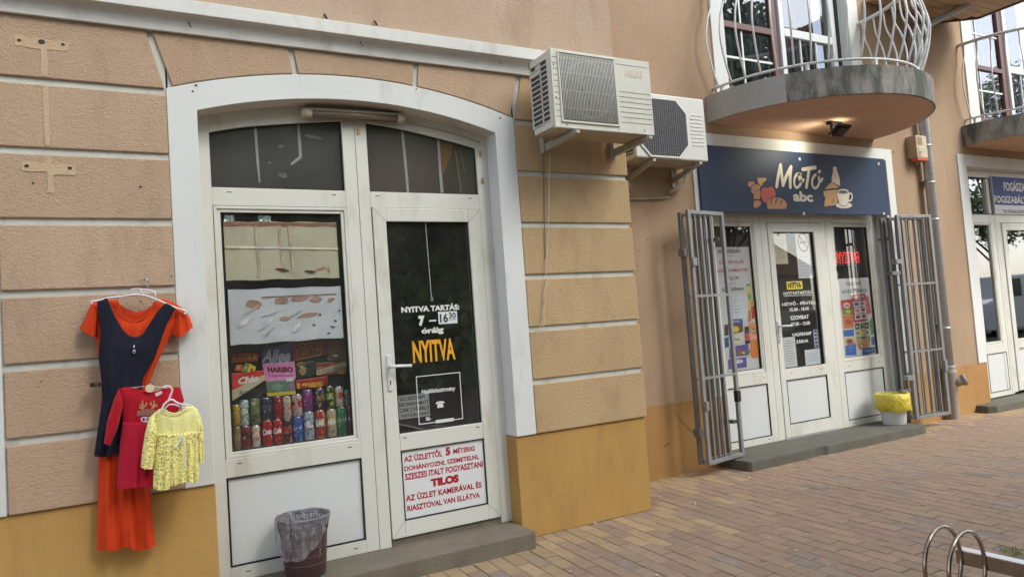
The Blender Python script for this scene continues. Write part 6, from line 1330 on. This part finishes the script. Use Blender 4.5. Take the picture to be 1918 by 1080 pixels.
# ---- siren box
mS2 = zm(1680, 220, 5.4)
fx0 = onY(mS2(188, 180), .655)[0]; fx1 = onY(mS2(325, 430), .655)[0]; z1_ = onY(mS2(240, 182), .655)[1]; z0_ = onY(mS2(260, 436), .655)[1]
SB = empty('alarm_siren', (fx0, .78, z0_), 'beige alarm siren box with an orange lens beside the drainpipe', 'alarm box')
M_sb = mat('siren_beige', (190, 176, 150), .5, vary=.04, vscale=9); M_sbs = mat('siren_side', (170, 146, 120), .6, vary=.04, vscale=9)
b = MB(); b.box(fx0, fx1, .668, .778, z0_+.04, z1_); b.build('housing', M_sbs, SB, bevel=.004)
b = MB(); b.box(fx0+.001, fx1-.001, .655, .668, z0_+.04, z1_-.002); fc = b.build('cover', M_sb, SB, bevel=.003)
b = MB(); b.box(fx0, fx1, .655, .74, z0_, z0_+.04); b.build('lens', mat('lens_orange', (186, 92, 62), .35), SB, bevel=.006)
for k in range(9):
    b = MB(); z = z1_-.022-.011*k; b.box(fx0+.02, fx0+.115, .6515, .655, z-.003, z+.003); b.build('slat', M_sbs, fc)
for k in range(5):
    b = MB(); z = z0_+.055+.010*k; b.box(fx0+.02, fx0+.09-.006*(5-k), .6515, .655, z-.003, z+.003); b.build('slat', M_sbs, fc)
b = MB(); b.box(fx0+.03, fx0+.10, .648, .655, z0_+.105, z0_+.155); b.build('label_plate', M_sb, fc); b = MB(); b.disc(fx0+.075, .6475, z0_+.135, .007, .007, 8); b.build('screw', M_ink, fc)
b = MB(); x, z = onY(mS2(200, 465), .70); b.tube([(x, .70, z0_), (x, .70, z-.01)], .008, 8); b.build('sensor', M_sb, SB)

# ---- dental entrance
Y1, Y2 = .90, .97
W = MB(); W.box(dX, 9.845, Y1, Y2, .10, 3.04); W.box(10.245, 10.352, Y1, Y2, .10, 3.04); W.box(10.36, 10.405, Y1, Y2, .10, 3.04)
W.box(9.845, 10.245, Y1, Y2, 2.345, 2.465); W.box(9.845, 10.245, Y1, Y2, 2.938, 3.04); W.box(9.845, 10.245, Y1, Y2, .655, .78); W.box(9.845, 10.245, Y1, Y2, .10, .165)
W.box(10.405, 12.6, Y1, Y2, 2.352, 3.04); W.box(12.4, 12.6, Y1, Y2, .1, 2.352)
f3 = W.build('shop_window', M_pvc, B, bevel=.0025)
s = MB(); s.box(9.825, 10.325, .93, .934, 2.46, 2.945); s.build('pane', M_glass, f3)
s = MB(); rectframe(s, 9.825, 10.323, 2.455, 2.945, .012, .895, .93); s.v = s.v; s.build('seal', M_seal, f3)
s = MB(); rectframe(s, 9.848, 10.243, .783, 2.342, .022, Y1+.004, Y2-.01); sa = s.build('sash', M_pvc, f3, bevel=.003)
s = MB(); rectframe(s, 9.868, 10.240, .805, 2.315, .006, .912, .95); s.build('seal', M_seal, sa)
s = MB(); s.box(9.872, 10.237, .925, .929, .81, 2.31); s.build('pane', M_glassup, sa)
s = MB(); rectframe(s, 9.845, 10.245+.06, .163, .657, .008, .897, .95); s.build('seal', M_seal, f3); s = MB(); s.box(9.853, 10.297, .905, .95, .171, .649); s.build('panel', M_pvcpanel, f3)
s = MB(); s.box(10.50, 10.50+.09, .885, .96, .13, 2.345); s.box(11.25, 11.35, .885, .96, .13, 2.345); s.box(10.59, 11.25, .885, .96, 2.25, 2.345); s.box(10.59, 11.25, .885, .96, .13, .26); s.box(10.59, 11.25, .885, .96, .68, .8); d3 = s.build('shop_door', M_pvc, B, bevel=.003)
s = MB(); s.box(10.59, 11.25, .925, .929, .8, 2.25); s.build('pane', M_glassup, d3); s = MB(); s.box(10.59, 11.25, .91, .95, .26, .68); s.build('panel', M_pvcpanel, d3)
s = MB(); s.box(10.407, 10.499, Y1, Y2, .12, 2.35); s.box(11.351, 12.4, Y1, Y2, .1, 2.35); s.build('side_post', M_pvc, f3)
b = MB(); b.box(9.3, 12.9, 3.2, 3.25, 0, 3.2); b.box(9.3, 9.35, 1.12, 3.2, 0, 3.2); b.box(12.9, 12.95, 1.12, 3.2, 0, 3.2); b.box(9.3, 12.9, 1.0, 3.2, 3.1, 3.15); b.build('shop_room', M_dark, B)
s3 = onZ((1858, 776), 0); concrete_slab([(9.30, .90), (9.22, .62), (9.30, .56), (12.5, .5), (12.5, 1.0), (9.5, 1.0)], -.02, .085, M_concreteB, 'concrete doorstep of the dental practice at the right picture edge')
# dental sign
sx0_, sx1_, sy = 10.345, 12.15, .872
DS = empty('shop_sign', (sx0_, sy, 2.45), 'blue and white dental practice sign with white capitals at the right edge', 'sign')
b = MB(); b.box(sx0_, sx1_, sy, sy+.02, 2.462, 2.968); bd2 = b.build('board', mat('board_white', (202, 204, 208), .4), DS, bevel=.002)
b = MB(); b.box(sx0_+.004, sx1_-.004, sy-.001, sy, 2.585, 2.964); b.build('blue_field', mat('sign_blue', (34, 58, 132), .6), bd2)
md = zm(1780, 260, 5.4)
def wide(body, nvis, l, r_, bold, M_, y):
    a = onY(md(l[0], l[1]), y); b_ = onY(md(l[0], l[2]), y); c = onY(md(r_[0], r_[1]), y); t = MB()
    vs, fs = textdata(body, bold); vv, _ = textdata(body[:nvis], bold)
    # widths in the font decide where the visible letters end
    cu = lambda s_: WID(s_)
    x1 = a[0]+(c[0]-a[0])*WID(body)/WID(body[:nvis])
    put_text(t, body, a[0], x1, b_[1], a[1], y, bold); t.build('lettering', M_, bd2)
def WID(s_):
    cu = bpy.data.curves.new('t', 'FONT'); cu.body = s_; ob = bpy.data.objects.new('t', cu); COL.objects.link(ob); me = bpy.data.meshes.new_from_object(ob.evaluated_get(bpy.context.evaluated_depsgraph_get()))
    xs_ = [v.co.x for v in me.vertices]; bpy.data.objects.remove(ob); bpy.data.curves.remove(cu); bpy.data.meshes.remove(me); return max(xs_)-min(xs_)
wide('FOGÁSZAT', 7, (532, 415, 525), (745, 410, 510), .03, M_inkwh, sy-.002); wide('FOGSZABÁLYOZÁS', 9, (437, 555, 645), (730, 545, 640), .03, M_inkwh, sy-.002); wide('TB FINANSZÍROZOTT', 12, (528, 708, 750), (745, 705, 750), .01, mat('ink_darkblue', (40, 50, 90), .5), sy-.002)

# ================================================================ BICYCLE RACK
BRK = empty('bicycle_rack', (3.25, -2.5, 0), 'polished steel bicycle rack with two rings at the lower right', 'bicycle rack')
b = MB(); b.box(3.232, 3.285, -4.6, -2.44, .262, .322); b.build('rail', M_steelpol, BRK, bevel=.003)
b = MB(); b.box(3.236, 3.281, -4.6, -2.442, .3215, .3245); b.build('top_sheen_strip', mat('strip_white', (226, 226, 226), .25), BRK)  # sky sheen of the rail top put into a white strip
for yy in (-2.475, -2.575):
    b = MB(); n = 40; cx, cz, rr_ = 3.082, .302, .150
    b.tube([(cx+rr_*math.cos(2*math.pi*i/n), yy+.012*math.cos(2*math.pi*i/n), cz+rr_*math.sin(2*math.pi*i/n)) for i in range(n)], .0088, 12, closed=True); b.build('ring', M_steelpol, BRK)
b = MB(); b.box(3.242, 3.276, -3.4, -3.36, 0, .262); b.box(3.20, 3.32, -3.44, -3.32, 0, .008); b.build('post', M_steelpol, BRK)
# ================================================================ LITTER
M_leafy = mat('leaf_yellow', (196, 180, 84), .6, vary=.1, vscale=60); M_leafb = mat('leaf_brown', (150, 116, 70), .7, vary=.1, vscale=60); M_butt = mat('litter_white', (210, 206, 196), .7)
rl = random.Random(11)
def leaf(px, py, M_, s_, label):
    x, y = onZ((px, py), .004); a = rl.uniform(0, 6); b = MB(); vs = []
    for u, w_, h in ((-1, 0, .003), (-.4, .32, .007), (.2, .36, .006), (.7, .18, .009), (1, 0, .012), (.7, -.18, .008), (.2, -.36, .005), (-.4, -.32, .008)):
        vs.append((x+s_*(u*math.cos(a)-w_*math.sin(a)), y+s_*(u*math.sin(a)+w_*math.cos(a)), h))
    vs.append((x, y, .003)); b.smooth = True; b.add(vs, [(i, (i+1) % 8, 8) for i in range(8)]); b.build('fallen_leaf', M_, None, label=label, cat='leaf', group='fallen leaves on the paving', loc=(x, y, .003))
leaf(1491, 1030, M_leafy, .022, 'pale yellow leaf on the pavers below the navy sign doorstep'); leaf(1431, 1049, M_leafb, .02, 'brown yellow leaf left of the pale yellow leaf'); leaf(1731, 944, M_leafy, .018, 'tiny yellow leaf on the pavers above the bicycle rack rings'); leaf(1735, 1033, M_leafb, .02, 'brown curled leaf just left of the bicycle rack rings')
for px, py, sz in ((1234, 930, 1.3), (1302, 943, 1), (1114, 979, 1.0), (1403, 894, 1.2), (1451, 889, .9), (1508, 871, 1.4), (1432, 875, 1), (1387, 874, .9), (1702, 775+56, .8), (1749, 806, 1.3), (1845, 779, 1.6), (1854, 784, 1.1), (1502, 958, .7), (1439, 1007, .7), (1529, 1035, .7), (1550, 1057, .7), (1068, 1069, .7), (1230, 1076, .9), (1688, 872, .8), (1847, 886, .8), (1850, 908, .8), (1912, 848, .8), (1782, 981, .7), (1884, 990, .7), (1652, 1019, .6)):
    x, y = onZ((px, py), .004); a = rl.uniform(0, 3); b = MB(); d = Vector((math.cos(a), math.sin(a), 0))*.012*sz; b.tube([Vector((x, y, .005))-d, Vector((x, y, .006))+d*rl.uniform(.2, 1)], [.0045*sz, .004*sz], 6); b.build('paper_scrap', M_butt, None, label='small pale scrap of litter lying on the brick paving', cat='scrap', group='small litter on the paving', loc=(x, y, .004))
wd = MB(); x0, y0 = onZ((1903, 1038), 0); wd.smooth = True
for k in range(60):
    a = rl.uniform(0, 6.28); r_ = rl.uniform(.0, .07); h = rl.uniform(.01, .04); x, y = x0+r_*math.cos(a), y0+r_*math.sin(a); w_ = rl.uniform(.004, .009); e = rl.uniform(0, 6.28)
    wd.add([(x, y, .001), (x+w_*math.cos(e), y+w_*math.sin(e), h*.6), (x+.02*math.cos(a), y+.02*math.sin(a), h)], [(0, 1, 2)])
wd.build('weed', mat('weed_green', (140, 146, 92), .7, vary=.2, vscale=60), None, label='small green weed between the pavers behind the bicycle rack', cat='weed', loc=(x0, y0, 0))

# ================================================================ ACROSS THE STREET (seen in the glass)
M_bark = mat('bark', (84, 70, 58), .9, vary=.2, vscale=5, bump=.6, bscale=20, bdist=.02)
M_lf = mat('foliage', (96, 120, 68), .7, vary=.35, vscale=1.2); M_lf.node_tree.nodes['Principled BSDF'].inputs['Transmission Weight'].default_value = 0
def tree_meshes(seed, hgt, cr, nleaf, low):
    rr = random.Random(seed); t = MB(); t.tube([(0, 0, -.1), (.05, .03, hgt*.3), (-.08, .1, hgt*.6), (0, 0, hgt*.9)], [.22, .17, .11, .03], 8)
    lobes = []
    for k in range(16):
        a = rr.uniform(0, 6.28); z = rr.uniform(low, hgt); r_ = cr*rr.uniform(.25, .8)*(1-.4*abs((z-low)/(hgt-low)-.45)); lobes.append((r_*math.cos(a), r_*math.sin(a), z, rr.uniform(.7, 1.3)))
        t.tube([(0, 0, z*.6), (r_*.5*math.cos(a), r_*.5*math.sin(a), z*.85), (r_*math.cos(a), r_*math.sin(a), z)], [.06, .04, .015], 5)
    c = MB()
    for k in range(nleaf):
        lx, ly, lz, lr = rr.choice(lobes); v = Vector((rr.gauss(0, 1), rr.gauss(0, 1), rr.gauss(0, .8))).normalized()*lr*1.35*rr.uniform(.4, 1.0); p = Vector((lx, ly, lz))+v; s_ = rr.uniform(.07, .16)
        n1 = Vector((rr.gauss(0, 1), rr.gauss(0, 1), rr.gauss(0, 1))).normalized(); n2 = n1.orthogonal().normalized(); c.add([p-n1*s_, p+n2*s_*.6, p+n1*s_, p-n2*s_*.6], [(0, 1, 2, 3)])
    return t, c
TREES = [(2.5, -11.8, 'broad'), (9.5, -11.2, 'tall'), (20.5, -13.5, 'broad'), (29, -13.6, 'tall'), (41, -15, 'broad'), (-5, -12, 'tall')]
protos = {}
words = ['opposite the arched shop', 'opposite the corner with the air conditioners', 'opposite the navy sign entrance', 'opposite the drainpipe', 'farthest right, opposite the dental practice', 'farthest left along the street']
for i, (x, y, kd) in enumerate(TREES):
    root = empty('street_tree', (x, y, -.1), 'leafy green street tree across the road, '+words[i], 'tree', 'street trees across the road')
    if kd not in protos:
        t, c = tree_meshes(5+i, 12.5 if kd == 'broad' else 15, 4.6 if kd == 'broad' else 3.2, 20000, 2.4 if kd == 'tall' and False else 4.6)
        to = t.build('trunk', M_bark, None); co = c.build('crown', M_lf, None); protos[kd] = (to, co)
        for o in (to, co): place(o, Vector((x, y, -.1)), root)
    else:
        for o, nm in zip(protos[kd], ('trunk', 'crown')): share(o, nm, (x, y, -.1), root, rot=(0, 0, i*1.3))
hg_ = MB(); rh = random.Random(2)
for k in range(42000):
    x = rh.uniform(-9, 13); y = -15.2+rh.gauss(0, .7); z = rh.uniform(-.1, 8.2+.9*math.sin(x*.9)+.5*math.sin(x*2.7)); s_ = rh.uniform(.10, .22)
    p = Vector((x, y, z)); n1 = Vector((rh.gauss(0, 1), rh.gauss(0, 1), rh.gauss(0, 1))).normalized(); n2 = n1.orthogonal().normalized(); hg_.add([p-n1*s_, p+n2*s_*.7, p+n1*s_, p-n2*s_*.7], [(0, 1, 2, 3)])
hg_.cur = 1; hg_.box(-9.2, 13.2, -15.9, -15.5, -.1, 8.0)  # dark box added inside so no sky shows through in the reflections
hg_.build('hedge', [M_lf, mat('hedge_sky_block', (34, 40, 24), .95, vary=.3, vscale=2)], None, label='tall dense dark green hedge across the road mirrored in the arched shop door', cat='hedge', loc=(3, -14.6, 0))
lh = MB()
for k in range(12000):
    x = rh.uniform(13.5, 48); y = -14.8+rh.gauss(0, .35); z = rh.uniform(-.1, 1.25+.35*math.sin(x*1.1)+.2*math.sin(x*3.3)); s_ = rh.uniform(.07, .15)
    p = Vector((x, y, z)); n1 = Vector((rh.gauss(0, 1), rh.gauss(0, 1), rh.gauss(0, 1))).normalized(); n2 = n1.orthogonal().normalized(); lh.add([p-n1*s_, p+n2*s_*.7, p+n1*s_, p-n2*s_*.7], [(0, 1, 2, 3)])
lh.build('hedge', M_lf, None, label='low clipped green hedge across the road mirrored in the navy sign shop', cat='hedge', loc=(30, -14.8, 0))
HS = empty('house', (27, -24, 0), 'pale house with a red brown gable roof far across the road', 'house')
b = MB(); b.box(21, 33, -28, -20, -.1, 3.2); b.build('wall', mat('house_wall', (196, 186, 164), .9, vary=.05), HS)
b = MB(); b.add([(20.5, -28.5, 3.1), (33.5, -28.5, 3.1), (33.5, -19.5, 3.1), (20.5, -19.5, 3.1), (20.5, -24, 6.0), (33.5, -24, 6.0)], [(0, 1, 5, 4), (2, 3, 4, 5), (0, 4, 3), (1, 2, 5), (0, 3, 2, 1)]); rf = b.build('roof', mat('house_roof', (126, 84, 68), .9, vary=.1), HS)
b = MB(); b.box(29, 29.6, -23, -22.4, 4.6, 6.7); b.build('chimney', mat('house_chimney', (140, 96, 80), .9), rf)
for xx in (22.5, 25.5, 28.5, 31):
    b = MB(); rectframe(b, xx, xx+1.2, .9, 2.3, .08, -20.0, -19.94); wf = b.build('window', M_pvcpanel, HS); b = MB(); b.box(xx+.08, xx+1.12, -19.99, -19.97, .98, 2.22); b.build('pane', mat('car_glass', (20, 22, 26), .08), wf)
def vehicle(x, y, L_, Wd, prof, glassp, col, label, cat, wr=.32, ax=(.8, 3.3)):
    root = empty('parked_'+cat, (x, y, -.11), label, cat)
    M_c = mat('paint_%d_%d_%d' % col, col, .25, .0, coat=.6)
    b = MB(); b.prism([(x+a, -.11+h) for a, h in prof], y, y+Wd); b.build('body', M_c, root, bevel=.06)
    for side, yy in ((0, y-.004), (1, y+Wd-.004)):
        for g_ in glassp: b = MB(); b.prism([(x+a, -.11+h) for a, h in g_], yy, yy+.008); b.build('window', mat('car_glass', (20, 22, 26), .08), root)
        for a in ax:
            b = MB(); b.tube([(x+a, yy-.012 if not side else yy-.18, -.11+wr), (x+a, yy+.2 if not side else yy+.02, -.11+wr)], wr, 24); wh = b.build('wheel', M_seal, root)
            b = MB(); yo = yy-.016 if not side else yy+.03; b.disc(x+a, yo, -.11+wr, wr*.6, wr*.6, 16, yo+.006); b.build('rim', M_alu, wh)
    for hh in (0, 1):
        b = MB(); zz = .55; b.box(x-.01 if hh == 0 else x+L_-.02, x+.04 if hh == 0 else x+L_+.01, y+.12, y+.42, zz, zz+.14); b.build('headlight', M_inkwh, root)
car_prof = [(0, .35), (.02, .75), (.9, .92), (1.45, 1.42), (2.9, 1.45), (3.7, 1.0), (4.2, .92), (4.3, .4), (4.2, .25), (.1, .25)]
vehicle(15.6, -9.2, 4.3, 1.7, car_prof, [[(1.1, .95), (1.55, 1.36), (2.1, 1.39), (2.1, .95)], [(2.16, .95), (2.16, 1.39), (2.85, 1.39), (3.45, .98)]], (54, 58, 68), 'dark blue grey parked car mirrored in the door under the navy sign', 'car')
vehicle(7.2, -9.4, 4.3, 1.7, car_prof, [[(1.1, .95), (1.55, 1.36), (2.1, 1.39), (2.1, .95)], [(2.16, .95), (2.16, 1.39), (2.85, 1.39), (3.45, .98)]], (30, 34, 46), 'black parked car opposite the air conditioner corner', 'car')
van = [(0, .35), (0, .8), (.15, 1.2), (.9, 1.35), (1.7, 2.1), (5.2, 2.2), (5.35, 2.0), (5.4, .4), (5.3, .28), (.1, .28)]
vehicle(25.5, -9.3, 5.4, 1.9, van, [[(1.15, 1.38), (1.75, 1.98), (2.4, 2.0), (2.4, 1.38)]], (206, 208, 210), 'white parked van mirrored in the dental practice door', 'van', .34, (.95, 4.3))
